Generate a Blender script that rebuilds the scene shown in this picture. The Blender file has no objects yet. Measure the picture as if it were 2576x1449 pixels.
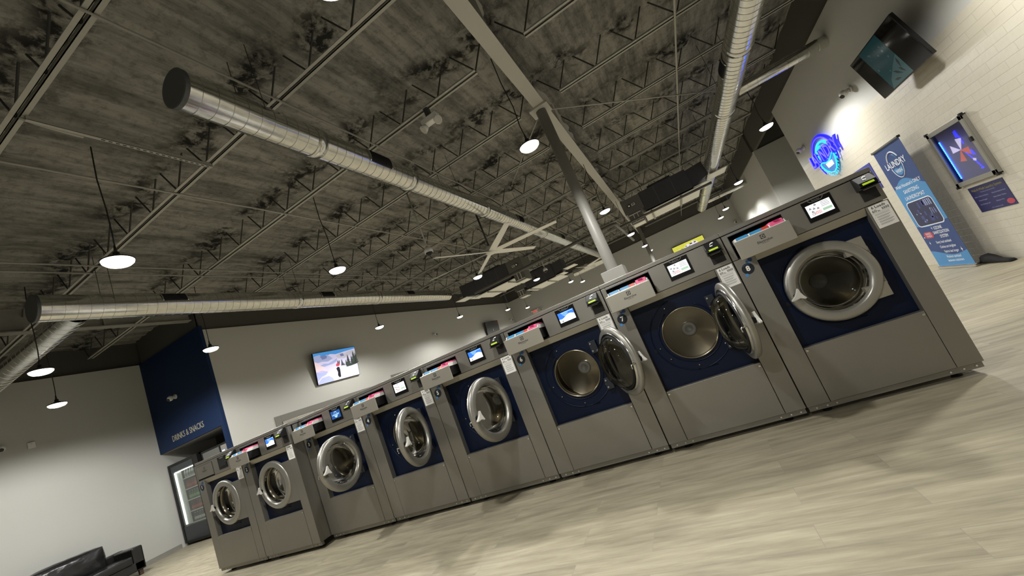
import bpy, math, random
from mathutils import Vector, Matrix, noise
random.seed(7)
D=bpy.data; SC=bpy.context.scene; COL=SC.collection
PI=math.pi
def lin(h):
    h=h.lstrip('#'); o=[]
    for i in (0,2,4):
        c=int(h[i:i+2],16)/255
        o.append(c/12.92 if c<=.04045 else ((c+.055)/1.055)**2.4)
    return (*o,1)
# ------------------------------------------------------------------ materials
MATS={}
def mat(name,col='#808080',rough=.5,metal=0,emit=0,spec=.5,nscale=0,namt=0,bump=0,bscale=60,coat=0):
    if name in MATS: return MATS[name]
    m=D.materials.new(name); m.use_nodes=True; nt=m.node_tree; b=nt.nodes['Principled BSDF']
    c=lin(col); b.inputs['Base Color'].default_value=c; b.inputs['Roughness'].default_value=rough
    b.inputs['Metallic'].default_value=metal; b.inputs['Specular IOR Level'].default_value=spec
    if coat: b.inputs['Coat Weight'].default_value=coat; b.inputs['Coat Roughness'].default_value=.1
    if emit:
        b.inputs['Emission Color'].default_value=c; b.inputs['Emission Strength'].default_value=emit
    tc=None
    if nscale or bump:
        tc=nt.nodes.new('ShaderNodeTexCoord')
    if nscale:
        n=nt.nodes.new('ShaderNodeTexNoise'); n.inputs['Scale'].default_value=nscale; n.inputs['Detail'].default_value=5
        nt.links.new(tc.outputs['Object'],n.inputs['Vector'])
        r=nt.nodes.new('ShaderNodeMapRange'); r.inputs['From Min'].default_value=.3; r.inputs['From Max'].default_value=.7
        r.inputs['To Min'].default_value=1-namt; r.inputs['To Max'].default_value=1+namt
        nt.links.new(n.outputs['Fac'],r.inputs['Value'])
        x=nt.nodes.new('ShaderNodeMix'); x.data_type='RGBA'; x.blend_type='MULTIPLY'; x.inputs['Factor'].default_value=1
        x.inputs['A'].default_value=c; nt.links.new(r.outputs['Result'],x.inputs['B'])
        nt.links.new(x.outputs['Result'],b.inputs['Base Color'])
    if bump:
        n=nt.nodes.new('ShaderNodeTexNoise'); n.inputs['Scale'].default_value=bscale; n.inputs['Detail'].default_value=4
        nt.links.new(tc.outputs['Object'],n.inputs['Vector'])
        p=nt.nodes.new('ShaderNodeBump'); p.inputs['Strength'].default_value=bump; p.inputs['Distance'].default_value=.01
        nt.links.new(n.outputs['Fac'],p.inputs['Height']); nt.links.new(p.outputs['Normal'],b.inputs['Normal'])
    MATS[name]=m; return m
def glass_mat(name,tint='#ffffff',refl=1.0):
    if name in MATS: return MATS[name]
    m=D.materials.new(name); m.use_nodes=True; nt=m.node_tree; nt.nodes.clear()
    o=nt.nodes.new('ShaderNodeOutputMaterial'); t=nt.nodes.new('ShaderNodeBsdfTransparent'); g=nt.nodes.new('ShaderNodeBsdfGlossy')
    g.inputs['Roughness'].default_value=.03; t.inputs['Color'].default_value=lin(tint)
    f=nt.nodes.new('ShaderNodeFresnel'); f.inputs['IOR'].default_value=1.5
    k=nt.nodes.new('ShaderNodeMath'); k.operation='MULTIPLY'; k.inputs[1].default_value=refl
    x=nt.nodes.new('ShaderNodeMixShader')
    nt.links.new(f.outputs[0],k.inputs[0]); nt.links.new(k.outputs[0],x.inputs[0]); nt.links.new(t.outputs[0],x.inputs[1]); nt.links.new(g.outputs[0],x.inputs[2])
    nt.links.new(x.outputs[0],o.inputs['Surface']); MATS[name]=m; return m
def floor_mat():
    m=D.materials.new('wood_plank_floor'); m.use_nodes=True; nt=m.node_tree; N=nt.nodes.new; L=nt.links.new; b=nt.nodes['Principled BSDF']
    tc=N('ShaderNodeTexCoord')
    br=N('ShaderNodeTexBrick'); br.inputs['Scale'].default_value=1; br.inputs['Brick Width'].default_value=1.22; br.inputs['Row Height'].default_value=.185
    br.inputs['Mortar Size'].default_value=.0016; br.inputs['Mortar Smooth'].default_value=.2; br.offset=.37; br.offset_frequency=2
    br.inputs['Color1'].default_value=(.0,.0,.0,1); br.inputs['Color2'].default_value=(1,1,1,1); br.inputs['Mortar'].default_value=(.5,.5,.5,1)
    L(tc.outputs['Object'],br.inputs['Vector'])
    mp=N('ShaderNodeMapping'); mp.inputs['Scale'].default_value=(1.1,9,1); L(tc.outputs['Object'],mp.inputs['Vector'])
    ad=N('ShaderNodeVectorMath'); ad.operation='ADD'; L(mp.outputs['Vector'],ad.inputs[0])
    sc=N('ShaderNodeVectorMath'); sc.operation='SCALE'; sc.inputs['Scale'].default_value=17; L(br.outputs['Color'],sc.inputs[0]); L(sc.outputs[0],ad.inputs[1])
    n1=N('ShaderNodeTexNoise'); n1.inputs['Scale'].default_value=1.7; n1.inputs['Detail'].default_value=6; n1.inputs['Roughness'].default_value=.62; n1.inputs['Distortion'].default_value=.3; L(ad.outputs[0],n1.inputs['Vector'])
    n2=N('ShaderNodeTexNoise'); n2.inputs['Scale'].default_value=9; n2.inputs['Detail'].default_value=3
    mp2=N('ShaderNodeMapping'); mp2.inputs['Scale'].default_value=(.6,8,1); L(ad.outputs[0],mp2.inputs['Vector']); L(mp2.outputs[0],n2.inputs['Vector'])
    cr=N('ShaderNodeValToRGB'); e=cr.color_ramp.elements
    e[0].position=.28; e[0].color=lin('#827b6a'); e[1].position=.70; e[1].color=lin('#ada58f')
    x=cr.color_ramp.elements.new(.48); x.color=lin('#99917c')
    L(n1.outputs['Fac'],cr.inputs['Fac'])
    m1=N('ShaderNodeMix'); m1.data_type='RGBA'; m1.blend_type='OVERLAY'; m1.inputs['Factor'].default_value=.35; L(cr.outputs['Color'],m1.inputs['A']); L(n2.outputs['Fac'],m1.inputs['B'])
    mr=N('ShaderNodeMapRange'); mr.inputs['To Min'].default_value=.95; mr.inputs['To Max'].default_value=1.04; L(br.outputs['Color'],mr.inputs['Value'])
    m2=N('ShaderNodeMix'); m2.data_type='RGBA'; m2.blend_type='MULTIPLY'; m2.inputs['Factor'].default_value=1; L(m1.outputs['Result'],m2.inputs['A']); L(mr.outputs['Result'],m2.inputs['B'])
    m3=N('ShaderNodeMix'); m3.data_type='RGBA'; L(br.outputs['Fac'],m3.inputs['Factor']); L(m2.outputs['Result'],m3.inputs['A']); m3.inputs['B'].default_value=lin('#8e887b')
    L(m3.outputs['Result'],b.inputs['Base Color']); b.inputs['Roughness'].default_value=.5; b.inputs['Specular IOR Level'].default_value=.35
    bp=N('ShaderNodeBump'); bp.inputs['Strength'].default_value=.12; bp.inputs['Distance'].default_value=.004; L(n1.outputs['Fac'],bp.inputs['Height']); L(bp.outputs[0],b.inputs['Normal'])
    return m
def brick_wall_mat():
    m=D.materials.new('cream_brick_tile'); m.use_nodes=True; nt=m.node_tree; N=nt.nodes.new; L=nt.links.new; b=nt.nodes['Principled BSDF']
    tc=N('ShaderNodeTexCoord'); s=N('ShaderNodeSeparateXYZ'); c=N('ShaderNodeCombineXYZ'); L(tc.outputs['Object'],s.inputs[0]); L(s.outputs['Y'],c.inputs['X']); L(s.outputs['Z'],c.inputs['Y'])
    br=N('ShaderNodeTexBrick'); br.inputs['Scale'].default_value=1; br.inputs['Brick Width'].default_value=.40; br.inputs['Row Height'].default_value=.101
    br.inputs['Mortar Size'].default_value=.004; br.inputs['Mortar Smooth'].default_value=.3
    br.inputs['Color1'].default_value=lin('#beb8a9'); br.inputs['Color2'].default_value=lin('#bab4a4'); br.inputs['Mortar'].default_value=lin('#b4ae9f'); L(c.outputs[0],br.inputs['Vector'])
    L(br.outputs['Color'],b.inputs['Base Color']); b.inputs['Roughness'].default_value=.45
    n=N('ShaderNodeTexNoise'); n.inputs['Scale'].default_value=14; n.inputs['Detail'].default_value=3; L(c.outputs[0],n.inputs['Vector'])
    k=N('ShaderNodeMath'); k.operation='MULTIPLY_ADD'; k.inputs[1].default_value=-1.6; L(br.outputs['Fac'],k.inputs[0]); L(n.outputs['Fac'],k.inputs[2])
    bp=N('ShaderNodeBump'); bp.inputs['Strength'].default_value=.55; bp.inputs['Distance'].default_value=.008; L(k.outputs[0],bp.inputs['Height']); L(bp.outputs[0],b.inputs['Normal'])
    return m
def foam_mat():
    m=D.materials.new('sprayed_ceiling_foam'); m.use_nodes=True; nt=m.node_tree; N=nt.nodes.new; L=nt.links.new; b=nt.nodes['Principled BSDF']
    tc=N('ShaderNodeTexCoord')
    mp=N('ShaderNodeMapping'); mp.inputs['Scale'].default_value=(3.6,.55,1); L(tc.outputs['Object'],mp.inputs['Vector'])
    n1=N('ShaderNodeTexNoise'); n1.inputs['Scale'].default_value=1.6; n1.inputs['Detail'].default_value=8; n1.inputs['Roughness'].default_value=.68; L(mp.outputs[0],n1.inputs['Vector'])
    n2=N('ShaderNodeTexNoise'); n2.inputs['Scale'].default_value=9; n2.inputs['Detail'].default_value=8; n2.inputs['Roughness'].default_value=.7; L(tc.outputs['Object'],n2.inputs['Vector'])
    cr=N('ShaderNodeValToRGB'); e=cr.color_ramp.elements; e[0].position=.36; e[0].color=lin('#6d6c67'); e[1].position=.60; e[1].color=lin('#a19f97'); L(n1.outputs['Fac'],cr.inputs['Fac'])
    c2=N('ShaderNodeValToRGB'); e=c2.color_ramp.elements; e[0].position=.36; e[0].color=(.55,.55,.55,1); e[1].position=.5; e[1].color=(1,1,1,1); L(n2.outputs['Fac'],c2.inputs['Fac'])
    x=N('ShaderNodeMix'); x.data_type='RGBA'; x.blend_type='MULTIPLY'; x.inputs['Factor'].default_value=.75; L(cr.outputs['Color'],x.inputs['A']); L(c2.outputs['Color'],x.inputs['B'])
    # dark patches that break up along the joist lines
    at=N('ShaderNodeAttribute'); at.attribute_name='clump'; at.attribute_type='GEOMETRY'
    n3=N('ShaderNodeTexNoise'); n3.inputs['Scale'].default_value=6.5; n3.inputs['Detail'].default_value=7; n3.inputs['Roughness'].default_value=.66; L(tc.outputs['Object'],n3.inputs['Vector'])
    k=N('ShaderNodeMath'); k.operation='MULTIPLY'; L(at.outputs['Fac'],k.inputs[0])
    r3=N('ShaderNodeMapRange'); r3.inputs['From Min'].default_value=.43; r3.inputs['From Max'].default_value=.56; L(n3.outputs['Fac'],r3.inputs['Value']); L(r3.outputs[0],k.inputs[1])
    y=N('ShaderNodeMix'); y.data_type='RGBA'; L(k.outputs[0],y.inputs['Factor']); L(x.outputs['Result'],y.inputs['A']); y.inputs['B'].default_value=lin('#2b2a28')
    L(y.outputs['Result'],b.inputs['Base Color']); b.inputs['Roughness'].default_value=.9; b.inputs['Specular IOR Level'].default_value=.15
    a=N('ShaderNodeMath'); a.operation='ADD'; L(n1.outputs['Fac'],a.inputs[0]); L(n2.outputs['Fac'],a.inputs[1])
    bp=N('ShaderNodeBump'); bp.inputs['Strength'].default_value=.8; bp.inputs['Distance'].default_value=.05; L(a.outputs[0],bp.inputs['Height']); L(bp.outputs[0],b.inputs['Normal'])
    return m
def leather_mat():
    m=mat('black_leather','#161616',.28,0,bump=.5,bscale=9); return m
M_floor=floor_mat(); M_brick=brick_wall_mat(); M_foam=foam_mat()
M_white=mat('off_white_wall_paint','#b4b4af',.6,bump=.12,bscale=90)
M_band=mat('dark_grey_upper_wall','#4a4843',.8)
M_navy=mat('navy_wall_paint','#0e2344',.6,spec=.2)
M_steelpaint=mat('grey_steel_paint','#898780',.5,.1,nscale=6,namt=.08)
M_beam=mat('light_grey_beam_paint','#aeaca3',.5,.0)
M_col=mat('column_grey_paint','#8b8983',.45)
M_joist=mat('joist_grey_paint','#a3a199',.55)
M_joistdark=mat('joist_web_dark_paint','#3a3935',.6)
M_galv=mat('galvanised_spiral_duct','#cfcfca',.17,.95,nscale=14,namt=.1)
M_galvcap=mat('duct_end_cap_grey','#55585a',.55,.4)
M_dark=mat('dark_grille','#26262a',.6,.2)
M_stain=mat('brushed_stainless','#8a8780',.42,.7,nscale=3,namt=.03)
M_stain2=mat('stainless_fascia','#a29e94',.42,.7)
M_drawer=mat('drawer_front_steel','#a39f94',.45,.6)
M_ring=mat('door_ring_silver','#9b9992',.34,.65)
M_chrome=mat('polished_steel','#c9c8c4',.14,1)
M_drum=mat('drum_stainless','#918977',.3,.97)
M_blue=mat('navy_enamel_panel','#051128',.4,.0,spec=.2)
M_hinge=mat('shaded_hinge_cover','#161c28',.4)  # dark tone puts the shade on these hinge plates into the colour
M_black=mat('black_plastic','#0d0d0e',.45,spec=.3)
M_blackg=mat('black_gloss','#0b0b0c',.15,spec=.35)
M_rub=mat('black_rubber','#0d0d0d',.7)
M_wht=mat('white_plastic','#d9d8d4',.45)
M_grip=mat('pale_grey_plastic','#c4c2bb',.4)
M_pink=mat('pink_flap','#e75f8e',.45); M_lbl=mat('light_blue_flap','#3b8fc4',.45); M_red=mat('red_flap','#c8473a',.45); M_mag=mat('magenta_flap','#b41d5c',.45)
M_paper=mat('white_paper','#e6e4df',.6); M_ink=mat('dark_ink','#2b2b2e',.7); M_grey=mat('grey_print','#8b8b8d',.7)
M_disc=mat('sticker_navy','#080f1b',.5); M_sky=mat('sticker_light_blue','#3f86c4',.5); M_navs=mat('sticker_blue','#23446f',.5)
M_glass=glass_mat('clear_glass','#d8d8d4',1.0); M_glassd=glass_mat('door_glass','#b0afa8',.7)
M_eW=mat('screen_white','#f4f6fa',.4,emit=.8); M_eB=mat('screen_blue','#2f6fd2',.4,emit=.8); M_eN=mat('screen_navy','#1d4a8c',.4,emit=.6); M_eG=mat('screen_green','#9fc2a8',.4,emit=.75)
M_eR=mat('screen_red','#cc4a42',.4,emit=.6); M_eI=mat('screen_grey','#565a68',.4,emit=.35); M_eL=mat('screen_pale_blue','#a9d4f4',.4,emit=.95)
M_lcd=mat('lcd_lime','#a4bf2e',.4,emit=.5)
M_lens=mat('lamp_lens_glow','#fff8ee',.4,emit=6)
M_cord=mat('black_cord','#1b1a19',.6)
M_cool=mat('cooler_light_strip','#f4f7f2',.4,emit=7)
def _drum():
    nt=M_drum.node_tree; b=nt.nodes['Principled BSDF']; b.inputs['Anisotropic'].default_value=.8; b.inputs['Anisotropic Rotation'].default_value=.25
    t=nt.nodes.new('ShaderNodeTangent'); t.direction_type='RADIAL'; t.axis='Y'; nt.links.new(t.outputs[0],b.inputs['Tangent'])
_drum()
# ------------------------------------------------------------------ mesh builder
class Fr:
    def __init__(s,o,u,v):
        s.o=Vector(o); s.u=Vector(u); s.v=Vector(v); s.n=s.u.cross(s.v).normalized()
    def p(s,a,b,h=0): return s.o+s.u*a+s.v*b+s.n*h
    def at(s,a,b,h=0): return Fr(s.p(a,b,h),s.u,s.v)
def FY(x,y,z): return Fr((x,y,z),(1,0,0),(0,0,1))       # faces -y
def FR(x,y,z): return Fr((x,y,z),(0,-1,0),(0,0,1))      # faces -x
def FL(x,y,z): return Fr((x,y,z),(0,1,0),(0,0,1))       # faces +x
TXT={}
def text_mesh(s,bold):
    k=(s,bold)
    if k not in TXT:
        c=D.curves.new('t','FONT'); c.body=s; c.resolution_u=2; c.offset=bold; c.align_x='CENTER'; c.align_y='CENTER'
        o=D.objects.new('t',c); COL.objects.link(o)
        dg=bpy.context.evaluated_depsgraph_get(); e=o.evaluated_get(dg); me=e.to_mesh()
        TXT[k]=([v.co.copy() for v in me.vertices],[tuple(p.vertices) for p in me.polygons]); e.to_mesh_clear()
        D.objects.remove(o); D.curves.remove(c)
    return TXT[k]
class MB:
    def __init__(s): s.v=[]; s.f=[]; s.m=[]; s.s=[]; s.mats=[]
    def slot(s,m):
        if m not in s.mats: s.mats.append(m)
        return s.mats.index(m)
    def add(s,pts,faces,m,smooth=False):
        b=len(s.v); s.v.extend(tuple(p) for p in pts); k=s.slot(m)
        for f in faces: s.f.append(tuple(b+i for i in f)); s.m.append(k); s.s.append(smooth)
    def hexa(s,p,m): s.add(p,[(0,3,2,1),(4,5,6,7),(0,1,5,4),(1,2,6,5),(2,3,7,6),(3,0,4,7)],m)
    def box(s,x0,x1,y0,y1,z0,z1,m):
        s.hexa([(x0,y0,z0),(x1,y0,z0),(x1,y1,z0),(x0,y1,z0),(x0,y0,z1),(x1,y0,z1),(x1,y1,z1),(x0,y1,z1)],m)
    def prism(s,fr,pts,h0,h1,m):
        n=len(pts)
        P=[fr.p(a,b,h0) for a,b in pts]+[fr.p(a,b,h1) for a,b in pts]
        s.add(P,[tuple(range(n-1,-1,-1)),tuple(range(n,2*n))]+[(i,(i+1)%n,n+(i+1)%n,n+i) for i in range(n)],m)
    def flat(s,fr,pts,h,m): s.add([fr.p(a,b,h) for a,b in pts],[tuple(range(len(pts)))],m)
    def rect(s,fr,a0,a1,b0,b1,h,m): s.flat(fr,[(a0,b0),(a1,b0),(a1,b1),(a0,b1)],h,m)
    def disc(s,fr,a,b,r,h,m,seg=24,rb=None): s.flat(fr,[(a+r*math.cos(2*PI*i/seg),b+(rb or r)*math.sin(2*PI*i/seg)) for i in range(seg)],h,m)
    def lathe(s,prof,o,ax,m,seg=32,closed=False,smooth=True):
        ax=Vector(ax).normalized(); t=Vector((0,0,1)) if abs(ax.z)<.9 else Vector((1,0,0)); u=ax.cross(t).normalized(); w=ax.cross(u); o=Vector(o)
        P=[]
        for r,h in prof:
            for i in range(seg):
                a=2*PI*i/seg; P.append(o+ax*h+(u*math.cos(a)+w*math.sin(a))*r)
        n=len(prof); F=[]
        for j in range(n if closed else n-1):
            k=(j+1)%n
            for i in range(seg): F.append((j*seg+i,j*seg+(i+1)%seg,k*seg+(i+1)%seg,k*seg+i))
        s.add(P,F,m,smooth)
    def cyl(s,p0,p1,r,m,seg=16,r1=None,caps=True,smooth=True):
        p0=Vector(p0); p1=Vector(p1); d=p1-p0; L=d.length; r1=r if r1 is None else r1
        s.lathe([(r,0),(r1,L)],p0,d,m,seg,smooth=smooth)
        if caps:
            b=len(s.v)-2*seg; k=s.slot(m)
            s.f.append(tuple(range(b+seg-1,b-1,-1))); s.m.append(k); s.s.append(False)
            s.f.append(tuple(range(b+seg,b+2*seg))); s.m.append(k); s.s.append(False)
    def tube(s,pts,r,m,seg=8):
        pts=[Vector(p) for p in pts]; P=[]; n=len(pts); prev=None
        for i,p in enumerate(pts):
            d=(pts[min(i+1,n-1)]-pts[max(i-1,0)]).normalized()
            if prev is None:
                t=Vector((0,0,1)) if abs(d.z)<.9 else Vector((1,0,0)); u=d.cross(t).normalized()
            else:
                u=(prev-d*prev.dot(d)).normalized()
            prev=u; w=d.cross(u)
            for k in range(seg): a=2*PI*k/seg; P.append(p+(u*math.cos(a)+w*math.sin(a))*r)
        F=[(j*seg+i,j*seg+(i+1)%seg,(j+1)*seg+(i+1)%seg,(j+1)*seg+i) for j in range(n-1) for i in range(seg)]
        F+=[tuple(range(seg-1,-1,-1)),tuple(range((n-1)*seg,n*seg))]
        s.add(P,F,m,True)
    def ball(s,c,r,m,seg=12,rings=8,sc=(1,1,1)):
        c=Vector(c); P=[]
        for j in range(1,rings):
            a=PI*j/rings
            for i in range(seg): b=2*PI*i/seg; P.append(c+Vector((r*math.sin(a)*math.cos(b)*sc[0],r*math.sin(a)*math.sin(b)*sc[1],r*math.cos(a)*sc[2])))
        P+= [c+Vector((0,0,r*sc[2])),c-Vector((0,0,r*sc[2]))]
        F=[(j*seg+i,(j+1)*seg+i,(j+1)*seg+(i+1)%seg,j*seg+(i+1)%seg) for j in range(rings-2) for i in range(seg)]
        F+=[(len(P)-2,i,(i+1)%seg) for i in range(seg)]+[(len(P)-1,(rings-2)*seg+(i+1)%seg,(rings-2)*seg+i) for i in range(seg)]
        s.add(P,F,m,True)
    def text(s,fr,t,a,b,size,m,h=.0012,bold=.0,sx=1,depth=0):
        V,F=text_mesh(t,bold)
        s.add([fr.p(a+v.x*size*sx,b+v.y*size,h) for v in V],F,m)
        if depth:
            for f in F: s.add([fr.p(a+V[i].x*size*sx,b+V[i].y*size,h-depth) for i in f]+[fr.p(a+V[i].x*size*sx,b+V[i].y*size,h) for i in f],[(i,(i+1)%len(f),len(f)+(i+1)%len(f),len(f)+i) for i in range(len(f))],m)
    def mesh(s,name,off=(0,0,0)):
        me=D.meshes.new(name); ox,oy,oz=off
        me.from_pydata([(x-ox,y-oy,z-oz) for x,y,z in s.v],[],s.f); me.update()
        for m in s.mats: me.materials.append(m)
        me.polygons.foreach_set('material_index',s.m); me.polygons.foreach_set('use_smooth',s.s)
        return me
    def build(s,name,parent=None,bevel=0,label=None,local=False):
        off=(0,0,0) if (parent is None or local) else wloc(parent)
        return put(name,s.mesh(name,off),parent,bevel,label)
def wloc(o):
    p=Vector(o.location)
    while o.parent: o=o.parent; p=p+Vector(o.location)
    return p
def put(name,me,parent=None,bevel=0,label=None,loc=None,rz=0):
    o=D.objects.new(name,me); COL.objects.link(o)
    if parent: o.parent=parent
    if loc is not None: o.location=loc
    if rz: o.rotation_euler=(0,0,rz)
    if bevel:
        b=o.modifiers.new('bevel','BEVEL'); b.width=bevel; b.segments=2; b.limit_method='ANGLE'; b.angle_limit=math.radians(40)
    if label: o['label']=label
    return o
def tag(o,label,cat,group=None):
    o['label']=label; o['category']=cat
    if group: o['group']=group
    return o
def thing(name,label,cat,loc=(0,0,0),group=None):
    o=D.objects.new(name,None); o.empty_display_size=.1; COL.objects.link(o); o.location=loc
    return tag(o,label,cat,group)
def struct(name,mb,bevel=0):
    o=mb.build(name,None,bevel); o['kind']='structure'; return o
# ------------------------------------------------------------------ the room
XR,XL,XT,YB,YF=10.5,-5.65,-2.95,19.6,-7.0
ZW=4.48; ZD=5.32; ZJ=4.78
b=MB(); b.box(XL-.2,14,YF-.2,YB+.2,-.12,0,M_floor); struct('floor',b)
# sprayed deck ceiling: a real lumpy surface
JY=[-.5+1.535*k for k in range(-4,13)]
def ceiling():
    x0,x1,y0,y1=XL-.1,14,YF-.1,YB+.1; st=.085; nx=int((x1-x0)/st); ny=int((y1-y0)/st)
    V=[];CL=[]
    for j in range(ny+1):
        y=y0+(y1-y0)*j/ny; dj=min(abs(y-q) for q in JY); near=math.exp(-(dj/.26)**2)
        for i in range(nx+1):
            x=x0+(x1-x0)*i/nx
            rib=.012*math.sin(2*PI*x/.30)
            n1=noise.noise(Vector((x*1.1,y*.5,3)))*.035; n2=noise.noise(Vector((x*5,y*4.2,9)))
            n3=noise.noise(Vector((x*2.3,y*2.3,20)))
            lump=near*(max(0,n3+.35)*(.13*abs(n2)+.05))
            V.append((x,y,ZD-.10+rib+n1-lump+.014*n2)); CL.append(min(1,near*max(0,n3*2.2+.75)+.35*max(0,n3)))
    F=[(j*(nx+1)+i,(j+1)*(nx+1)+i,(j+1)*(nx+1)+i+1,j*(nx+1)+i+1) for j in range(ny) for i in range(nx)]
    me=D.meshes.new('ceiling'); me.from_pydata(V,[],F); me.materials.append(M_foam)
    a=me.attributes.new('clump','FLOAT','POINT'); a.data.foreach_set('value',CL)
    me.polygons.foreach_set('use_smooth',[True]*len(F))
    o=D.objects.new('ceiling',me); COL.objects.link(o); o['kind']='structure'
ceiling()
b=MB(); b.box(XL-.2,14,YF-.2,YB+.2,ZD+.2,ZD+.32,M_band); struct('trim_5',b)
T=.15
def wall(name,x0,x1,y0,y1,z0,z1,m):
    b=MB(); b.box(x0,x1,y0,y1,z0,z1,m); struct(name,b)
ZBK=2.82
wall('wall_right_brick',XR,XR+T,YF,8.45,0,ZBK,M_brick)
wall('wall_right_upper',XR,XR+T,YF,8.45,ZBK,ZW,M_white)
wall('wall_recess',XR+.05,14,11.75,11.75+T,0,ZW,M_white)
wall('wall_right_rear',XR+.1,XR+.1+T,11.75+T,YB,0,ZW,M_white)
wall('wall_recess_side',13.2,13.2+T,8.45,11.75,0,ZW,M_white)
wall('wall_recess_front',XR+T,13.2,8.3,8.45,0,ZW,M_white)
wall('wall_back',XT,XR+.1,YB,YB+T,0,ZW,M_white)
wall('wall_left',XL-T,XL,YF,2.05,0,ZW+.1,M_white)
wall('wall_television',XT-T,XT,2.12,YB,0,ZW,M_white)
wall('wall_front',XL,14,YF-T,YF,0,ZD+.2,M_white)
# navy bulkhead over the vending alcove
b=MB(); b.box(XL,XT,2.05,2.12,2.245,4.58,M_navy); b.box(-3.06,XT,2.05,2.12,0,2.245,M_navy); struct('wall_navy',b)
b=MB(); b.box(XL,XT-T,2.12,3.35,2.245,2.3,M_white); struct('trim_6',b)
wall('wall_alcove_back',XL,XT-T,3.3,3.4,0,2.245,M_band)
wall('wall_alcove_side',XL-T,XL,2.05,3.4,0,2.3,M_white)
# dark upper walls behind the joist ends
wall('trim_1',XR+.06,XR+.06+.1,YF,YB,ZW,ZD+.2,M_band)
wall('trim_2',XL-.18,XL-.1,YF,2.2,ZW+.1,ZD+.2,M_band)
wall('trim_3',XT-.14,XT-.06,2.1,YB,ZW,ZD+.2,M_band)
wall('trim_4',XT,XR,YB+.06,YB+.14,ZW,ZD+.2,M_band)
wall('trim_7',XL,XT-.1,2.1,2.18,4.58,ZD+.2,M_band)
wall('trim_8',XR,14,11.8,11.9,ZW,ZD+.2,M_band)
wall('baseboard_left',XL,XL+.012,YF,2.05,0,.1,M_steelpaint)
wall('baseboard_television',XT,XT+.012,2.05,YB,0,.1,M_steelpaint)
wall('baseboard_back',XT,XR+.1,YB-.012,YB,0,.1,M_steelpaint)
# ------------------------------------------------------------------ ceiling steel
def ordn(i): return ['first','second','third','fourth','fifth','sixth','seventh','eighth','ninth','tenth','eleventh','twelfth','thirteenth','fourteenth','fifteenth','sixteenth'][i]
BX=6.05
def joist(x0,x1,y,label,grp):
    t=thing('ceiling_joist',label,'joist',(x0,y,ZJ),grp)
    b=MB()
    for s in (-1,1):
        ya,yb=(y-.052,y-.012) if s<0 else (y+.012,y+.052)
        b.box(x0+.35,x1-.35,ya,yb,ZJ,ZJ+.008,M_joist); yc=y+s*.012
        b.box(x0+.35,x1-.35,min(yc,yc+s*.006),max(yc,yc+s*.006),ZJ,ZJ+.045,M_joist)
    b.build('bottom_chord',t)
    b=MB()
    for s in (-1,1):
        ya,yb=(y-.055,y-.012) if s<0 else (y+.012,y+.055)
        b.box(x0,x1,ya,yb,ZD-.02,ZD-.012,M_joistdark)
    b.build('top_chord',t)
    b=MB(); p=.62; n=int((x1-x0-.7)/p); st=(x1-x0-.7)/n; zb=ZJ+.02; zt=ZD-.02; xs=x0+.35
    for i in range(n):
        a=xs+i*st
        b.cyl((a,y,zb),(a+st*.5,y,zt),.0105,M_joistdark,6,caps=False); b.cyl((a+st*.5,y,zt),(a+st,y,zb),.0105,M_joistdark,6,caps=False)
    b.cyl((x0+.02,y,zt),(xs,y,zb),.0105,M_joistdark,6,caps=False); b.cyl((x1-.02,y,zt),(xs+n*st,y,zb),.0105,M_joistdark,6,caps=False)
    b.build('web',t)
for i,y in enumerate(JY[1:]):
    xl=XL+.05 if y<2 else XT+.05
    joist(xl,BX-.02,y,'grey open-web steel ceiling joist left of the central beam, %s from the front'%ordn(i),'steel joists left of the central beam')
    joist(BX+.02,XR+.02,y,'grey open-web steel ceiling joist right of the central beam, %s from the front'%ordn(i),'steel joists right of the central beam')
def ibeam(x,w,z0,z1,y0,y1,m,label):
    b=MB(); b.box(x-w/2,x+w/2,y0,y1,z0,z0+.018,m); b.box(x-w/2,x+w/2,y0,y1,z1-.018,z1,m); b.box(x-.008,x+.008,y0,y1,z0+.018,z1-.018,m)
    for k in range(int((y1-y0)/3)): yy=y0+1.5+3*k; b.box(x-w/2+.01,x+w/2-.01,yy-.006,yy+.006,z0+.018,z1-.018,m)
    tag(b.build('steel_beam'),label,'beam')
ibeam(BX,.19,4.73,5.24,YF+.02,YB-.05,M_beam,'pale grey steel I-beam running down the middle of the ceiling above the column')
ibeam(-3.15,.16,4.77,5.2,YF+.02,2.02,M_steelpaint,'dim steel beam near the ceiling at far left, behind the left duct')
# column
t=thing('support_column','round pale grey steel column rising behind the washing machines to the central beam','column',(6.02,2.6,0))
b=MB(); b.cyl((6.02,2.6,.0),(6.02,2.6,4.70),.085,M_col,32); b.build('shaft',t)
b=MB(); b.box(5.85,6.19,2.43,2.77,0,1.87,M_col); b.build('column_base_box',t,.008)
b=MB(); b.box(5.86,6.18,2.44,2.76,4.70,4.728,M_beam); b.build('cap_plate',t,.004)
t=thing('support_column','slimmer grey steel column far behind the machines near the back wall','column',(6.15,16.0,0))
b=MB(); b.cyl((6.15,16.0,0),(6.15,16.0,4.70),.085,M_col,24); b.build('shaft',t); b=MB(); b.box(6.0,6.3,15.85,16.15,4.7,4.728,M_beam); b.build('cap_plate',t)
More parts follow.
